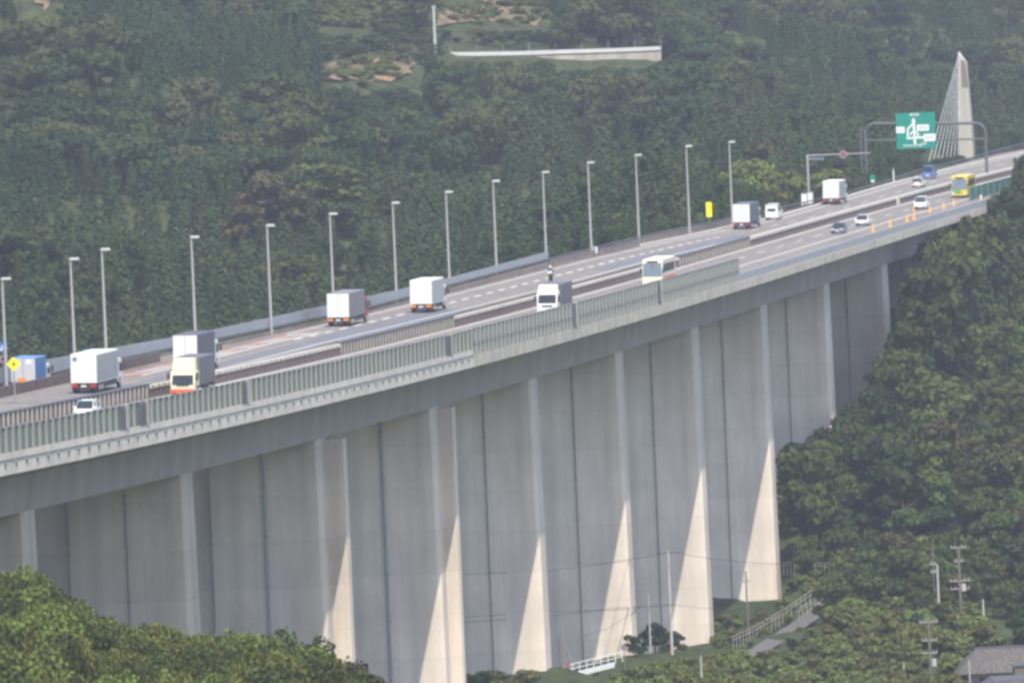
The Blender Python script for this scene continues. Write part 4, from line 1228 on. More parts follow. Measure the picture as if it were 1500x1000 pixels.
def conifer(seed, H=12., R=2.3, n=1100, leaf=.42, rough=.4):
    rg = np.random.default_rng(seed); z = 1 - rg.uniform(0, 1, n) ** .62 * .86
    tier = np.floor(z * 13) / 13
    rr = R * (1.02 - z) ** .72 * (1 + .16 * np.sin(tier * 91)) ; th = rg.uniform(0, 2 * PI, n)
    br = np.sin(th * 5 + tier * 40) * .16 + 1
    rad = rr * np.sqrt(rg.uniform(.45, 1.08, n)) * br
    c = np.column_stack([np.cos(th) * rad, np.sin(th) * rad, z * H - rad * .18])
    nn = np.column_stack([np.cos(th), np.sin(th), np.full(n, .75)]) + rg.normal(size=(n, 3)) * rough
    nn /= np.linalg.norm(nn, axis=1)[:, None]
    return leaves(c, nn, leaf, rg)


def quad_mesh(name, Q, mats, mi=None):
    k = len(Q); me = bpy.data.meshes.new(name)
    me.vertices.add(4 * k); me.loops.add(4 * k); me.polygons.add(k)
    me.vertices.foreach_set('co', Q.reshape(-1).astype(np.float32)); me.loops.foreach_set('vertex_index', np.arange(4 * k, dtype=np.int32))
    me.polygons.foreach_set('loop_start', np.arange(0, 4 * k, 4, dtype=np.int32))
    for q in (mats if isinstance(mats, list) else [mats]): me.materials.append(q)
    if mi is not None: me.polygons.foreach_set('material_index', mi.astype(np.int32))
    me.update(calc_edges=True); me.validate()
    return me


def trunk_mesh(H, r, limbs, seed):
    rr = random.Random(seed); mb = MB(); mb.tube((0, 0, -.8), (0, 0, H * .5), r, r * .6, 7).tube((0, 0, H * .5), (rr.uniform(-.3, .3), rr.uniform(-.3, .3), H * .86), r * .6, r * .15, 6)
    for i in range(limbs):
        z = H * rr.uniform(.25, .6); a = rr.uniform(0, 6.28); L = H * rr.uniform(.2, .34)
        mb.tube((0, 0, z), (math.cos(a) * L, math.sin(a) * L, z + L * .8), r * .38, r * .1, 5)
    o = mb.build('trunk', BARK); me = o.data; bpy.data.objects.remove(o); return me


SPEC = {}


def species(key, gens, m_, H, r, limbs=5):
    SPEC[key] = [(quad_mesh('crown', q, m_), trunk_mesh(H, r, limbs, i)) for i, q in enumerate(gens)], H


species('broad', [broad(i, 9, 4.2, 1700, .40) for i in range(4)], L_BROAD, 9, .28)
species('olive', [broad(20 + i, 9, 4.3, 1700, .40, lobes=20) for i in range(3)], L_BROAD2, 9, .28)
species('dark', [broad(40 + i, 9, 4.0, 1600, .40, lobes=13) for i in range(3)], L_DARK, 9, .28)
species('brown', [broad(60 + i, 9, 4.4, 1700, .42) for i in range(2)], L_BRN, 9, .28)
species('conifer', [conifer(80 + i, 12, 2.5, 1300, .42) for i in range(4)], L_CON, 12, .22, 0)
species('bush', [broad(100 + i, 3, 2.0, 800, .26, lobes=12, low=.2) for i in range(4)], L_ORC, 3, .10)
species('bright', [broad(120 + i, 4, 2.6, 900, .30, lobes=12, low=.2) for i in range(3)], L_BRI, 4, .12)
species('grey', [conifer(140 + i, 8, 2.6, 900, .4) for i in range(2)], L_GRY, 8, .2, 0)
species('knoll', [broad(160 + i, 8.2, 3.9, 6500, .24, lobes=44, low=.12, rough=.7, flat=.75) for i in range(4)], leaf_mat('leaf_knoll', (.150, .180, .042), var=.45), 9, .26)
species('knolldark', [broad(180 + i, 8.2, 3.9, 6500, .24, lobes=44, low=.12, rough=.7, flat=.75) for i in range(3)], leaf_mat('leaf_knoll_dark', (.082, .108, .030), var=.45), 9, .26)
KINDNAME = dict(broad='broadleaf_tree', olive='broadleaf_tree', dark='broadleaf_tree', brown='broadleaf_tree', conifer='conifer_tree', bush='bush', bright='bush', grey='conifer_tree', knoll='broadleaf_tree', knolldark='broadleaf_tree')
TREES = []


def tree(key, x, y, z, H, wide, label, group, i=None, cat=None):
    pool, H0 = SPEC[key]; cm, tm = pool[(len(TREES) if i is None else i) % len(pool)]
    k = H / H0
    nm = KINDNAME[key]
    t = thing(nm, label, cat or ('bush' if nm == 'bush' else 'tree'), (x, y, z), random.uniform(0, 6.28), group)
    t.scale = (k * wide, k * wide, k)
    new_obj('crown', cm, t)
    new_obj('trunk', tm, t)
    TREES.append(t); return t


def poisson(region, n, rmin, existing, ok):
    """random points of the box region=(x0,x1,y0,y1) at least rmin apart that pass ok"""
    out = []; cell = {}; g = rmin

    def add(p): cell.setdefault((int(p[0] // g), int(p[1] // g)), []).append(p)
    for p in existing: add(p)
    for _ in range(n):
        p = (random.uniform(*region[:2]), random.uniform(*region[2:]))
        if not ok(p): continue
        i, j = int(p[0] // g), int(p[1] // g)
        if any((q[0] - p[0]) ** 2 + (q[1] - p[1]) ** 2 < rmin * rmin for a in (-1, 0, 1) for b in (-1, 0, 1) for q in cell.get((i + a, j + b), ())): continue
        add(p); out.append(p)
    return out


# parts of the picture that trees nearer than the given distance must leave free: (x0, y0, x1, y1, distance)
KEEP = [(476, 90, 606, 124, 1900), (640, 12, 805, 40, 2100), (470, 24, 540, 46, 2000), (655, 66, 972, 86, 1896), (825, 66, 945, 97, 1896), (632, 5, 646, 82, 1850), (1054, -5, 1066, 45, 2050), (45, -5, 80, 22, 1800), (470, -5, 560, 14, 2200), (690, -8, 800, 8, 2200),
        (1352, 60, 1434, 226, 1900), (1170, 215, 1300, 292, 1560)]


def blocks(x, y, z, H, R):
    a = px((x, y, z)); b = px((x, y, z + H)); w = R * a[2]
    for x0, y0, x1, y1, d in KEEP:
        if y < d and b[0] + w > x0 and b[0] - w < x1 and b[1] < y1 and a[1] > y0: return True
    return False


def in_road(x, y, lo, hi):
    s, o = so(x, y); return lo < o < hi


# --- wood on the hillside to the right of the piers
EDGE = [(1100, 705), (1146, 668), (1165, 645), (1215, 608), (1250, 572), (1290, 508), (1302, 452), (1330, 400), (1350, 385), (1400, 322), (1425, 303), (1462, 297), (1474, 262), (1482, 230), (1520, 205)]
ex_, ey_ = zip(*EDGE)


def hill_ok(p):
    z = gz(*p); a = px((p[0], p[1], z + 4))
    if not (1120 < a[0] < 1560 and a[1] < 905): return False
    s, o = so(*p)
    return o > 11.5 or p[1] < 1255


GRP_H = 'trees of the wood on the hillside right of the piers'
hp_ = poisson((15, 125, 1235, 1660), 9000, 5.0, [], hill_ok)
LBL = {'broad': 'mid green broadleaf tree in the dense wood right of the piers', 'olive': 'olive green broadleaf tree in the dense wood right of the piers', 'dark': 'dark green broadleaf tree in the dense wood right of the piers', 'conifer': 'pointed dark conifer on the upper slope right of the piers', 'brown': 'brownish-topped broadleaf tree in the dense wood right of the piers'}
nh = 0

for p in hp_:
    z = gz(*p); a = px((p[0], p[1], z))
    upper = a[1] < 520
    key = 'conifer' if (upper and random.random() < .62) else random.choices(['broad', 'olive', 'dark', 'brown'], [5, 3.2, 3, .35])[0]
    if 1145 < a[0] < 1290 and 640 < a[1] < 830: key = 'dark' if random.random() < .7 else 'broad'  # mostly dark foliage here, the slope's shade put into the leaf colour
    H = random.uniform(9, 13.5) if key == 'conifer' else random.uniform(7, 11)
    if a[1] > 800: H = random.uniform(4.5, 7)
    s_, o_ = so(*p)
    if o_ < 17 and s_ > -1000: H = max(2.5, min(H, W(s_, o_).z - 6.5 - z)) if o_ < 15.5 else H
    wide = random.uniform(.85, 1.15)
    R = (2.3 if key == 'conifer' else 3.6) * H / SPEC[key][1] * wide
    ok = False
    for _ in range(7):
        tp = px((p[0], p[1], z + H)); w = R * tp[2] * (.25 if key == 'conifer' else .55)
        bt = px((p[0], p[1], z + H * .5)); w2 = R * tp[2] * .95
        if tp[1] > np.interp(tp[0] - w, ex_, ey_) and bt[1] > np.interp(bt[0] - w2, ex_, ey_) - 0: ok = True; break
        H *= .88; R *= .88; wide = max(.7, wide * .98)
    if not ok or H < 2.4 or blocks(p[0], p[1], z, H, R): continue
    if 1060 < tp[0] < 1215 and tp[1] < 935 and a[1] > 858: continue
    if nh > 235: break
    tree(key, p[0], p[1], z - .3, H, wide, LBL[key], GRP_H); nh += 1

for row, (dy, dx, st) in enumerate(((5, 22, 11), (48, 30, 15), (100, 40, 20))):
    for x in range(1162, 1545, st):
        xx = x + dx + random.uniform(-3, 3); y = float(np.interp(x + (dx * .6 if x > 1235 else 0), ex_, ey_)) + dy + random.uniform(0, 12)
        best = None
        for d in np.arange(1270, 1760, 4):
            p = P(xx, y, d); s_, o_ = so(p.x, p.y)
            need = 16.5 if p.z > W(s_, o_).z - 6.5 else 11.0
            if o_ < need: break
            if p.z - gz(p.x, p.y) > 3: best = p
        if best is None: continue
        z = gz(best.x, best.y); H = min(15.5, best.z - z)
        key = 'conifer' if (x > 1235 and random.random() < .7) else random.choice(['dark', 'broad', 'olive'])
        tree(key, best.x, best.y, best.z - H, H, random.uniform(.95, 1.2) * (9.5 / H) ** .45, LBL[key], GRP_H); nh += 1

# --- knoll in front at the lower left
KE = [(-40, 800), (0, 815), (60, 822), (100, 842), (150, 882), (175, 896), (215, 893), (250, 905), (330, 912), (400, 900), (430, 908), (470, 925), (520, 952), (560, 982), (580, 1003), (620, 1040)]
kx, ky = zip(*KE)
GRP_K = 'trees on the knoll in front at the lower left'


def knoll_ok(p):
    z = gz(*p); a = px((p[0], p[1], z)); return -70 < a[0] < 600 and a[1] > 880 and a[1] < 1210


kp = poisson((-50, 0, 660, 775), 4000, 4.1, [], knoll_ok)
kp.sort(key=lambda p: -p[1])
nk = 0
for p in kp:
    z = gz(*p); a = px((p[0], p[1], z)); yt = float(np.interp(a[0], kx, ky)) + random.uniform(0, 22) + max(0, (745 - p[1])) * .9
    H = (a[1] - yt) / a[2]
    if H < 2.2: continue
    H = min(H, 8.5)
    wide = min(1.5, max(.75, random.uniform(3.8, 5.4) / H * 1.1))
    dk = random.random() < .45
    tree('knolldark' if dk else 'knoll', p[0], p[1], z - .4, H, wide, ('deep green' if dk else 'yellow-green') + ' leafy tree on the knoll in front of the left piers', GRP_K); nk += 1

# --- bushes at the foot of the piers and along the lane
GRP_B = 'bushes of the orchard below the right-hand piers'


def bush_ok(p):
    z = gz(*p); a = px((p[0], p[1], z)); s, o = so(*p)
    if not (560 < a[0] < 1540 and 925 < a[1] < 1030): return False
    if 1040 < a[0] < 1225 and a[1] < 948: return False
    if abs(o) < 11 and any(-3.5 < s - sp < 4 for sp in S_P): return False
    return o > -4


bp_ = poisson((-20, 90, 1085, 1290), 9000, 2.5, [], bush_ok)
BTOP = [(560, 1010), (640, 992), (700, 981), (760, 976), (815, 979), (840, 990), (900, 985), (960, 966), (1040, 952), (1075, 948), (1130, 948), (1180, 938), (1250, 915), (1330, 905), (1420, 925), (1560, 930)]
bx, by = zip(*BTOP); nb = 0
for p in bp_:
    z = gz(*p); a = px((p[0], p[1], z)); H = random.uniform(1.7, 3.2)
    lim = float(np.interp(a[0], bx, by)) + random.uniform(0, 5)
    if 815 < a[0] < 900 and a[1] > 972: continue
    H = min(H, (a[1] - lim) / a[2])
    if H < .8: continue
    if 1395 < a[0] and a[1] > 945 and p[1] < 1190: continue
    key = 'bush' if random.random() < .75 else 'bright'
    tree(key, p[0], p[1], z - .2, H, random.uniform(.95, 1.35) * (2.6 / H) ** .4, {'bush': 'rounded yellow-green orchard bush in the mass below the right-hand piers', 'bright': 'brighter green bush in the mass below the right-hand piers'}[key], GRP_B); nb += 1
    if nb > 190: break
lane_b = poisson((20, 100, 1180, 1320), 9000, 2.15, [], lambda p: (lambda a: (1045 < a[0] < 1140 and 880 < a[1] < 950) or (1150 < a[0] < 1440 and 815 < a[1] < 955))(px((p[0], p[1], gz(*p)))))
LN = [(1120, 945), (1150, 928), (1178, 909), (1204, 891), (1222, 876)]
nl = 0
for p in lane_b:
    z = gz(*p); a = px((p[0], p[1], z)); s, o = so(*p)
    if abs(o) < 9.8 and any(-3.5 < s - sp < 4 for sp in S_P): continue
    H = random.uniform(1.3, 3.4) if a[0] > 1215 else random.uniform(.8, 1.9)
    w = H * a[2] * .6
    if any(abs(a[0] - lx_) < 16 + w * .5 and ly_ - 10 < a[1] < ly_ + 8 + H * a[2] * .7 for lx_, ly_ in LN): continue
    if a[0] < 1150 and H * a[2] > a[1] - 893: continue
    key = random.choice(['bush', 'bright', 'bush', 'dark'])
    tree(key, p[0], p[1], z - .2, H, random.uniform(1.0, 1.4), {'bush': 'yellow-green shrub on the overgrown slope beside the sloping lane', 'bright': 'bright green shrub on the overgrown slope beside the sloping lane', 'dark': 'dark green shrub on the overgrown slope beside the sloping lane'}[key], 'shrubs beside the sloping lane', cat='bush').name = 'shrub'; nl += 1
    if nl > 230: break
for x, y, d, H, key, lab in ((960, 955, 1190, 4.2, 'dark', 'dark leafy bush against the pier base, beside the thin grey pole'), (985, 952, 1200, 3.0, 'dark', 'dark bush behind the tall white-topped utility pole'), (930, 958, 1165, 2.6, 'dark', 'low dark bush left of the thin grey pole at the pier foot'),
                             (865, 985, 1128, 1.5, 'bush', 'small leafy bush above the white footbridge railing'), (1185, 950, 1225, 2.6, 'bright', 'bright green bush at the end of the sloping lane'), (1225, 945, 1232, 3.4, 'bright', 'large bright bush right of the sloping lane')):
    p = P(x, y, d); tree(key, p.x, p.y, min(p.z, gz(p.x, p.y)) - .2, H, 1.1 if key != 'dark' else 1.2, lab, None, cat='bush')
# bright bushes by the far guard rail
for i, (x, y, d, H) in enumerate([(1075, 312, 1500, 4.5), (1096, 300, 1520, 5), (1118, 296, 1530, 5.5), (1140, 292, 1545, 5), (1160, 288, 1560, 4.2), (1050, 318, 1490, 3.5), (1108, 285, 1550, 6), (1085, 283, 1550, 5.5), (1200, 280, 1575, 3.5), (1225, 275, 1590, 3.6), (1250, 268, 1610, 3.4)]):
    p = P(x, y, d); tree('bright', p.x, p.y, p.z - .8, H, 1.15, 'bright green roadside bush behind the guard rail near the yellow upright sign' if x < 1180 else 'green roadside bush between the sign mast and the gantry', 'bushes along the far guard rail' if x < 1180 else 'bushes between mast and gantry')

# --- hills behind: individual nearest trees, and one mass for the far wood
def patch(x, y):
    return math.sin(x * .045 + 1.0) + math.sin(y * .021 + x * .02) + .6 * math.sin(x * .11 - y * .05)


def cands(n, x0, x1, y0, y1):
    """random ground points behind the bridge that the photo could show, with their photo position"""
    q = np.column_stack([RNG.uniform(x0, x1, n), RNG.uniform(y0, y1, n)])
    ix0 = 750 + FOC * q[:, 0] / q[:, 1]
    q = q[(ix0 > -380) & (ix0 < 1800)]
    z = ground(q); p3 = np.column_stack([q, z + 5]); d = p3 @ np.array(FWD)
    ax = 750 + FOC * (p3 @ np.array(CX)) / d; ay = 500 - FOC * (p3 @ np.array(CY)) / d
    k = (ax > -330) & (ax < 1760) & (ay > -110) & (ay < 560)
    q, z, ax, ay = q[k], z[k], ax[k], ay[k]
    o = np.empty(len(q))
    for a in range(0, len(q), 4000):
        c = q[a:a + 4000]; D = (c[:, None, 0] - AXP[None, :, 0]) ** 2 + (c[:, None, 1] - AXP[None, :, 1]) ** 2
        m_ = D.argmin(1); H = head(AXS[m_]); o[a:a + 4000] = (c[:, 0] - AXP[m_, 0]) * np.cos(H) - (c[:, 1] - AXP[m_, 1]) * np.sin(H)
    k = o < -19
    yb = np.interp(ax, [0, 300, 520, 700, 950, 1150, 1350, 1500], [330, 330, 250, 205, 165, 120, 120, 140]) + 18 * np.sin(ax * .021)
    return q[k], (ay > yb)[k]


def thin(pts, rmin):
    it = iter(pts); n = len(pts)
    box = (0, 1, 0, 1); out = []; cell = {}
    for p in pts:
        p = (float(p[0]), float(p[1])); i, j = int(p[0] // rmin), int(p[1] // rmin)
        if any((c[0] - p[0]) ** 2 + (c[1] - p[1]) ** 2 < rmin * rmin for a in (-1, 0, 1) for b in (-1, 0, 1) for c in cell.get((i + a, j + b), ())): continue
        cell.setdefault((i, j), []).append(p); out.append(p)
    return out


q, bd = cands(190000, -170, 290, 1300, 2520)
bk_con = thin(q[bd][:80000], 3.7)
rest = q[~bd]
bk_big = [p for p in thin(rest[:2000], 9.5) if patch(*p) > -.1]
bk_mid = thin(rest, 4.8)
bk_mid = [p for p in bk_mid if not any((p[0] - c[0]) ** 2 + (p[1] - c[1]) ** 2 < 36 for c in bk_big)]
CONS = set(bk_con)
BIG = set(bk_big); bk = bk_big + bk_mid + bk_con
PF = {'b': [broad(200 + i, 9, 4.2, 1000, .40, rough=.25, lobes=15) for i in range(5)], 'd': [broad(220 + i, 9, 4.0, 1000, .40, lobes=9, rough=.25) for i in range(4)], 'c': [conifer(240 + i, 11, 2.7, 430, .42, rough=.3) for i in range(5)], 'o': [broad(260 + i, 9, 5.0, 1250, .40, lobes=22, rough=.25, low=.4) for i in range(4)]}
FC = [(.052, .078, .028), (.066, .090, .032), (.044, .068, .029), (.078, .092, .036), (.058, .086, .036), (.092, .098, .038), (.092, .090, .045), (.038, .060, .026), (.070, .094, .034)]
FM = [leaf_mat('far_leaf', c, var=.12, trans=.38) for c in FC]
fq, fm = [], []
indiv = 0
GRP_F = 'trees on the hills behind the bridge'
BL = {'broad': 'mid green broadleaf tree on the wooded hill behind the lamp posts', 'olive': 'olive green broadleaf tree on the wooded hill behind the lamp posts', 'dark': 'dark broadleaf tree on the wooded hill behind the lamp posts', 'conifer': 'conifer on the wooded hill behind the lamp posts'}
bk += [p for p in poisson((-70, 90, 1640, 2250), 9000, 2.6, [], lambda p: 420 < px((p[0], p[1], gz(*p)))[0] < 1000 and -30 < px((p[0], p[1], gz(*p)))[1] < 190) if blocks(p[0], p[1], gz(*p), 8, 4)]
bk.sort(key=lambda p: p[1])


for p in bk:
    z = gz(*p); a = px((p[0], p[1], z)); v = patch(p[0], p[1])
    con = p in CONS and random.random() < .86
    if not con and p not in CONS: con = v < -.6
    H = random.uniform(5.0, 10.0) if con else random.uniform(6.5, 10.5)
    if p in BIG: H = random.uniform(9.5, 13.5); con = False
    if p in CONS and not con: H *= .8
    R = (2.4 if con else 4.0) * H / 9
    if blocks(p[0], p[1], z, H, R):
        H = random.uniform(2.0, 3.6); con = False; R = H * .6
        if blocks(p[0], p[1], z, H, R):
            H = random.uniform(.9, 1.4); R = H * .6
            if blocks(p[0], p[1], z, H, R): continue
        small = True
    else: small = False
    s, o = so(*p)
    if o > -26 and s > -700: H = min(H, 5.5)
    if not small and indiv < 64 and a[1] < 470 and a[0] > -20 and a[0] < 1500 and random.random() < .11:
        key = 'conifer' if con else random.choice(['broad', 'olive', 'dark']); tree(key, p[0], p[1], z - .3, H, 1.0, BL[key], GRP_F); indiv += 1; continue
    pk = 'c' if con else ('o' if p in BIG else random.choice('bbdo'))
    q = PF[pk][random.randrange(len(PF[pk]))].copy(); k = H / (11 if pk == 'c' else 9); kw = k * random.uniform(.9, 1.25)
    if small: kw = k * 1.6
    an = random.uniform(0, 6.28); ca, sa = math.cos(an), math.sin(an)
    X = q[..., 0] * ca - q[..., 1] * sa; Y = q[..., 0] * sa + q[..., 1] * ca
    q = np.stack([X * kw + p[0], Y * kw + p[1], q[..., 2] * k + z - .3], -1)
    fq.append(q.astype(np.float32)); r_ = random.random()
    if con: mi = random.choice((0, 1, 4, 8, 8, 3) if p in CONS else (0, 2, 4, 4, 7))
    elif p in BIG: mi = random.choice((1, 3, 5, 5, 6, 0))
    else: mi = 6 if r_ < .03 else random.choice((0, 1, 1, 2, 3, 4, 7))
    fm.append(np.full(len(q), mi))
print('trees', nh, nk, nb, indiv, 'far', len(fq))
fo = new_obj('forest', quad_mesh('forest', np.concatenate(fq), FM, np.concatenate(fm)))
tag(fo, 'dense green wood covering the hills behind the bridge', 'wood', kind='stuff')
_ = 0
# singled-out trees
for key, x, y, d, H, wd, lab in (('conifer', 287, 206, 1545, 8.5, 1.1, 'single pale pointed conifer standing out of the wood, left of the domed crowns'), ('brown', 385, 205, 1560, 8.5, 1.5, 'broad domed tree with brownish crown on the hill behind'), ('brown', 350, 222, 1545, 7, 1.4, 'rounded brownish tree left of the domed crown on the hill behind'),
                                ('olive', 470, 190, 1570, 9, 1.7, 'large flat-domed olive tree on the hill behind'), ('grey', 925, 66, 1900, 7, 1.2, 'grey leafless-looking tree above the right end of the retaining wall'), ('grey', 960, 64, 1905, 7, .8, 'narrow grey tree at the right end of the retaining wall'), ('grey', 1035, 42, 2020, 6, 1.5, 'bushy grey bare tree left of the pale hilltop pole'), ('grey', 1083, 46, 2025, 6, 1.6, 'bushy grey bare tree right of the pale hilltop pole'), ('brown', 1128, 262, 1680, 9.5, 1.1, 'tall olive-brown tree above the bright roadside bushes'), ('olive', 430, 280, 1520, 7.5, 1.5, 'yellowish domed tree cluster on the hill above the lamp posts')):
    p = P(x, y, d); tree(key, p.x, p.y, min(p.z, gz(p.x, p.y) + 1.5) - .2, H, wd, lab, None)
# orchard bushes on the soil terraces
nob = 0
for i in range(1500):
    if nob >= 150: break
    pl = random.choice(SOILS[:4]); xs_ = [q[0] for q in pl]; ys_ = [q[1] for q in pl]
    x, y = random.uniform(min(xs_), max(xs_)), random.uniform(min(ys_), max(ys_))
    for dd in np.arange(1650, 2500, 5):
        p = P(x, y, dd)
        if gz(p.x, p.y) >= p.z: break
    tree('bush', p.x, p.y, gz(p.x, p.y), random.uniform(1.0, 2.0), 1.5, 'small orchard bush on the orange soil terrace high behind the bridge', 'orchard bushes on the soil terraces'); nob += 1

# ------------------------------------------------------------------ poles, wires, lane, house
upole('pale timber pole on the hillside left of the white-topped wall', 638, 8, 84, 1870, 'c', r=.32, arms=((.5, .5),))
upole('pale pole on the hilltop above the bridge, right of centre', 1060, -6, 44, 2060, 'c', r=.34)
_, tA = upole('tall pale pole with white insulators against the sunlit pier', 984, 806, 944, 1190, 'c', arms=((.25, .0 + .1),), r=.2)
wa, _ = upole('thin grey pole standing before the shaded pier', 953, 869, 952, 1185, 'c', r=.12)
upole('dark timber pole with antenna before the last sunlit pier', 1096, 836, 926, 1225, 't', arms=((1.3, .45),), r=.14)
upole('short pale pole rising from the orchard bushes', 1028, 960, 1000, 1120, 'c', r=.13)
upole('thin dark pole left of the leaning strut', 821, 930, 975, 1122, 't', r=.1)
upole('pole with many crossarms and pale cap, tallest at the right', 1409, 799, 930, 1222, 't', arms=((.2, .95), (1.9, .55), (4.3, 1.25), (5.3, 1.2)), r=.19, gear=True)
upole('dark pole beside a pale one, left of the tall crossarm pole', 1369, 796, 880, 1240, 't', arms=((2.6, .35), (3.6, .3)), r=.11)
upole('pale concrete pole right behind the dark slim pole', 1376, 826, 908, 1236, 'c', r=.17)
upole('bare pale pole right of the tall crossarm pole', 1442, 877, 930, 1226, 'c', r=.15)
upole('thin white pole below the tall crossarm pole', 1404, 902, 932, 1214, 'c', r=.09)
upole('front pole with crossarms and white gear, left of the tiled roof', 1364, 906, 1004, 1165, 't', arms=((.35, 1.1), (2.5, .9), (4.0, .9), (7.2, .9)), r=.17, gear=True)
upole('short pale pole at the bottom edge, left of the front crossarm pole', 1325, 971, 1003, 1160, 'c', r=.11)
upole('slim pole in front of the tiled roof', 1421, 966, 1003, 1150, 'c', r=.09)
# leaning strut
a, b_ = P(848, 982, 1115), P(824, 936, 1118)
t = thing('leaning_strut', 'dark timber strut leaning against the thin pole at the pier foot', 'pole', a); MB().tube((0, 0, -1.5), tuple(b_ - a), .13, .1, 8).build('pole', TIMB, t)


def wire(label, pts, r=.035):
    q = [P(*p) for p in pts]; out = []
    for a, b in zip(q[:-1], q[1:]): out += [a.lerp(b, i / 4) for i in range(4)]
    out.append(q[-1]); c = q[len(q) // 2]
    mb = MB().path([p - c for p in out], r, 4); o = mb.build('overhead_wire', WIRE); o.location = c
    return tag(o, label, 'wire', 'overhead wires crossing in front of the piers')


wire('upper dark wire sagging across the piers to the pole with white insulators', [(500, 836, 1040), (660, 842, 1080), (800, 836, 1120), (900, 823, 1160), (985, 808, 1190)])
wire('upper dark wire running right from the pole with white insulators', [(985, 808, 1190), (1040, 818, 1200), (1100, 824, 1215), (1180, 826, 1240)])
wire('middle dark wire low across the piers', [(480, 915, 1030), (660, 912, 1080), (800, 903, 1120), (900, 890, 1160), (988, 884, 1190)])
wire('lower dark wire low across the piers', [(480, 904, 1030), (660, 904, 1080), (800, 896, 1120), (900, 893, 1160), (988, 886, 1190)])
wire('service wire sloping down from the thin grey pole', [(955, 872, 1185), (930, 895, 1170), (890, 920, 1150), (845, 935, 1125)], .025)
wire('dark wire running right from the pole low over the sunlit pier', [(988, 886, 1190), (1050, 892, 1205), (1100, 894, 1220), (1180, 890, 1240)], .03)

# footbridge railing with red sign
d = 1110
p0 = P(828, 993, d); p1 = P(912, 972, d + 14)
t = thing('footbridge', 'small white footbridge with railing at the foot of the piers', 'footbridge', p0); dv = p1 - p0
MB().sweep([[Vector((0, -.6, -.1)) + dv * f, Vector((0, -.6, .35)) + dv * f, Vector((0, 1.2, .35)) + dv * f, Vector((0, 1.2, -.1)) + dv * f] for f in (0, .5, .86)], close=True).build('deck_edge', SWHITE, t)
for i in range(9):
    f = i / 8; MB().tube(dv * f + Vector((0, -.5, .3)), dv * f + Vector((0, -.5, 1.5)), .05, .05, 6).build('post', SWHITE, t)
for z in (.9, 1.45): MB().tube(Vector((0, -.5, z)), dv + Vector((0, -.5, z)), .045, .045, 6).build('rail', SWHITE, t)
t = road_sign('round red traffic sign on a white post beside the footbridge', 831, 974, d - 3, 'disc', .6, .6, mat('faded_red', (.32, .12, .12), .5, 0), 1.3)
MB().box(-.3, .3, -.02, .04, .9, 1.2).build('lower_plate', SPINK, t)
t = thing('traffic_mirror', 'round convex mirror on a post before the sunlit pier', 'mirror', P(915, 962, 1150)); MB().tube((0, 0, -1.5), (0, 0, 1.2), .04).build('post', STEEL, t)
mb = MB()
for i in range(16):
    a0, a1 = i * PI / 8, (i + 1) * PI / 8; mb.tube((.33 * math.cos(a0), -.05, 1.15 + .33 * math.sin(a0)), (.33 * math.cos(a1), -.05, 1.15 + .33 * math.sin(a1)), .05, .05, 5)
mb.build('frame', STEELD, t); MB().tube((0, -.03, 1.15), (0, .0, 1.15), .3, .3, 16).build('face', mat('mirror_face', (.6, .58, .55), .15, 0, metal=.6), t)

# sloping lane with white fences
def lane_pts(pts):
    out = []
    for x, y, d in pts:
        p = P(x, y, d); out.append(Vector((p.x, p.y, gz(p.x, p.y))))
    return out


ca = lane_pts([(1088, 962, 1188), (1120, 945, 1205), (1150, 928, 1222), (1178, 909, 1243), (1204, 891, 1262), (1222, 876, 1277)])
fine = [ca[i].lerp(ca[i + 1], k / 6) for i in range(len(ca) - 1) for k in range(6)] + [ca[-1]]
rows = []
for i, p in enumerate(fine):
    tdir = (fine[min(i + 1, len(fine) - 1)] - fine[max(i - 1, 0)]); tdir.z = 0; tdir.normalize(); nrm = Vector((tdir.y, -tdir.x, 0))
    zz = max(gz(*(p + nrm * k).xy) for k in (-1.3, 0, 1.3)) + .12
    rows.append([Vector((*(p - nrm * 1.35).xy, zz)), Vector((*(p + nrm * 1.35).xy, zz))])
struct(MB().sweep(rows).build('lane', mat('lane_asphalt', (.12, .11, .115), .9, .15, .6)))


def white_fence(label, pts, h, n, name='railing', m_=BARLT):
    q = [P(*p) for p in pts]; q = [Vector((p.x, p.y, p.z)) for p in q]; t = thing(name, label, 'railing', q[0]); o0 = q[0]
    for z in (h * .5, h): MB().path([p - o0 + Vector((0, 0, z)) for p in q], .035, 5).build('rail', m_, t)
    L = []
    for i in range(n + 1):
        f = i / n * (len(q) - 1); k = min(int(f), len(q) - 2); L.append(q[k].lerp(q[k + 1], f - k) - o0)
    pp = None
    for p in L:
        if pp is None: pp = MB().tube((0, 0, -1), (0, 0, h + .05), .04, .04, 6).build('post', m_, t); c = pp
        else: c = pp.copy(); COL.objects.link(c); c.parent = t
        c.location = p
    return t


white_fence('white railing along the left side of the sloping lane', [(1074, 943, 1204), (1110, 926, 1222), (1150, 902, 1246), (1200, 868, 1280)], .95, 22)
white_fence('pale railing on the bend above the sloping lane', [(1148, 832, 1305), (1180, 832, 1300), (1222, 834, 1296)], .8, 12)
white_fence('short pale guard railing at the right edge of the sloping lane', [(1170, 900, 1240), (1188, 888, 1252), (1204, 878, 1264)], .8, 6)
white_fence('grey mesh fence running down towards the footbridge', [(800, 998, 1108), (815, 993, 1110), (826, 988, 1112)], .9, 8)
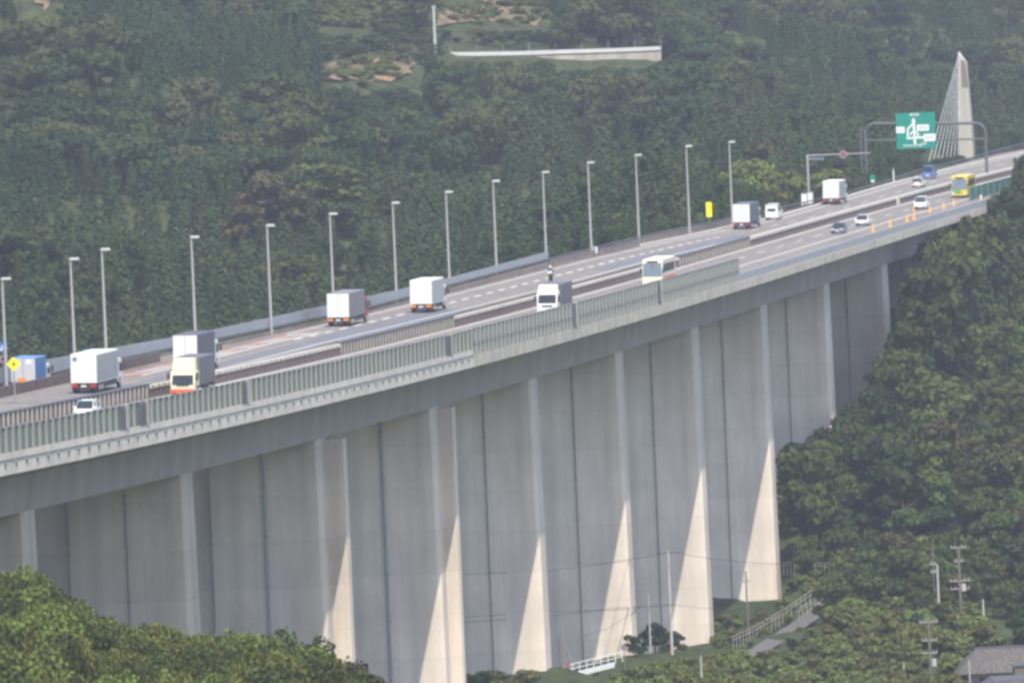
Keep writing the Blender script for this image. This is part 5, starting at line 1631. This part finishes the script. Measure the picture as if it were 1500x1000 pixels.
# earth bank beyond the last sunlit pier
# house with hipped roof
hb = P(1462, 990, 1172); zr = P(1440, 953, 1172).z
t = thing('house', 'old house with grey tiled hip roof at the bottom right corner', 'house', (hb.x, hb.y, hb.z - 3), .06)
e = zr - (hb.z - 3); zb = e - 2.6
MB().box(-3.6, 5.5, 0, 6, -3, zb).build('wall', WOODW, t)
MB().hexa([(-4.9, -1, zb), (6.6, -1, zb), (6.6, 7, zb), (-4.9, 7, zb)], [(-2.3, 2.7, e), (5.2, 2.7, e), (5.2, 3.3, e), (-2.3, 3.3, e)]).build('roof', TILE, t)
MB().box(-2.5, 5.3, 2.75, 3.25, e + .005, e + .25).build('ridge', TILED, t)
mb = MB()
for k in range(24):
    f = (k + .5) / 24; x = -4.9 + 11.5 * f; mb.tube((x, -1.02, zb + .06), (-2.3 + 7.5 * f, 2.7, e + .03), .05, .05, 4)
mb.build('tile_rib', TILE, t)
for x in (-2.2, .3, 2.8): MB().box(x, x + 1.2, -.06, .04, zb - 1.8, zb - .5).build('window', GLASS, t)
hb2 = P(1462, 1004, 1150)
t = thing('shed', 'low dark-roofed outbuilding in front of the tiled house', 'shed', (hb2.x, hb2.y, hb2.z - 3.2), .06)
MB().box(-2.6, 4.6, 0, 3.5, -2, 2.6).build('wall', WOODW, t)
MB().hexa([(-3.0, -.5, 2.6), (5, -.5, 2.6), (5, 4, 2.6), (-3.0, 4, 2.6)], [(-.5, -.2, 3.9), (5, -.2, 3.9), (5, 3.4, 4.1), (-.5, 3.4, 4.1)]).build('roof', TILED, t)
hb3 = P(1494, 992, 1160)
t = thing('water_tank', 'brown rectangular hut at the right picture edge by the tiled house', 'hut', (hb3.x, hb3.y, hb3.z - 3), .06)
t.name = 'hut'
MB().box(-.7, 2, -1, 1, 0, 4.4).build('wall', mat('hut_brown', (.16, .125, .10), .9, .2, 1), t); MB().box(-.85, 2.2, -1.15, 1.15, 4.4, 4.55).build('roof', TILED, t)
p = P(1497, 957, 1195); tree('dark', p.x, p.y, gz(p.x, p.y), 5, 1.1, 'dark tree behind the tiled roof at the right picture edge', None)

# ------------------------------------------------------------------ haze: one closed box of even air
hz = MB().box(-4600, 4600, -900, 9600, -142, 172).build('haze', [])
hm = bpy.data.materials.new('haze_air'); hm.use_nodes = True; nt = hm.node_tree; nt.nodes.remove(nt.nodes['Principled BSDF'])
pv = nt.nodes.new('ShaderNodeVolumePrincipled'); pv.inputs['Density'].default_value = .000068; pv.inputs['Color'].default_value = (.78, .84, 1.0, 1); pv.inputs['Anisotropy'].default_value = 0.0
nt.links.new(pv.outputs[0], nt.nodes['Material Output'].inputs['Volume'])
hz.data.materials.clear(); hz.data.materials.append(hm)
hz['kind'] = 'stuff'
SC.cycles.volume_bounces = 0
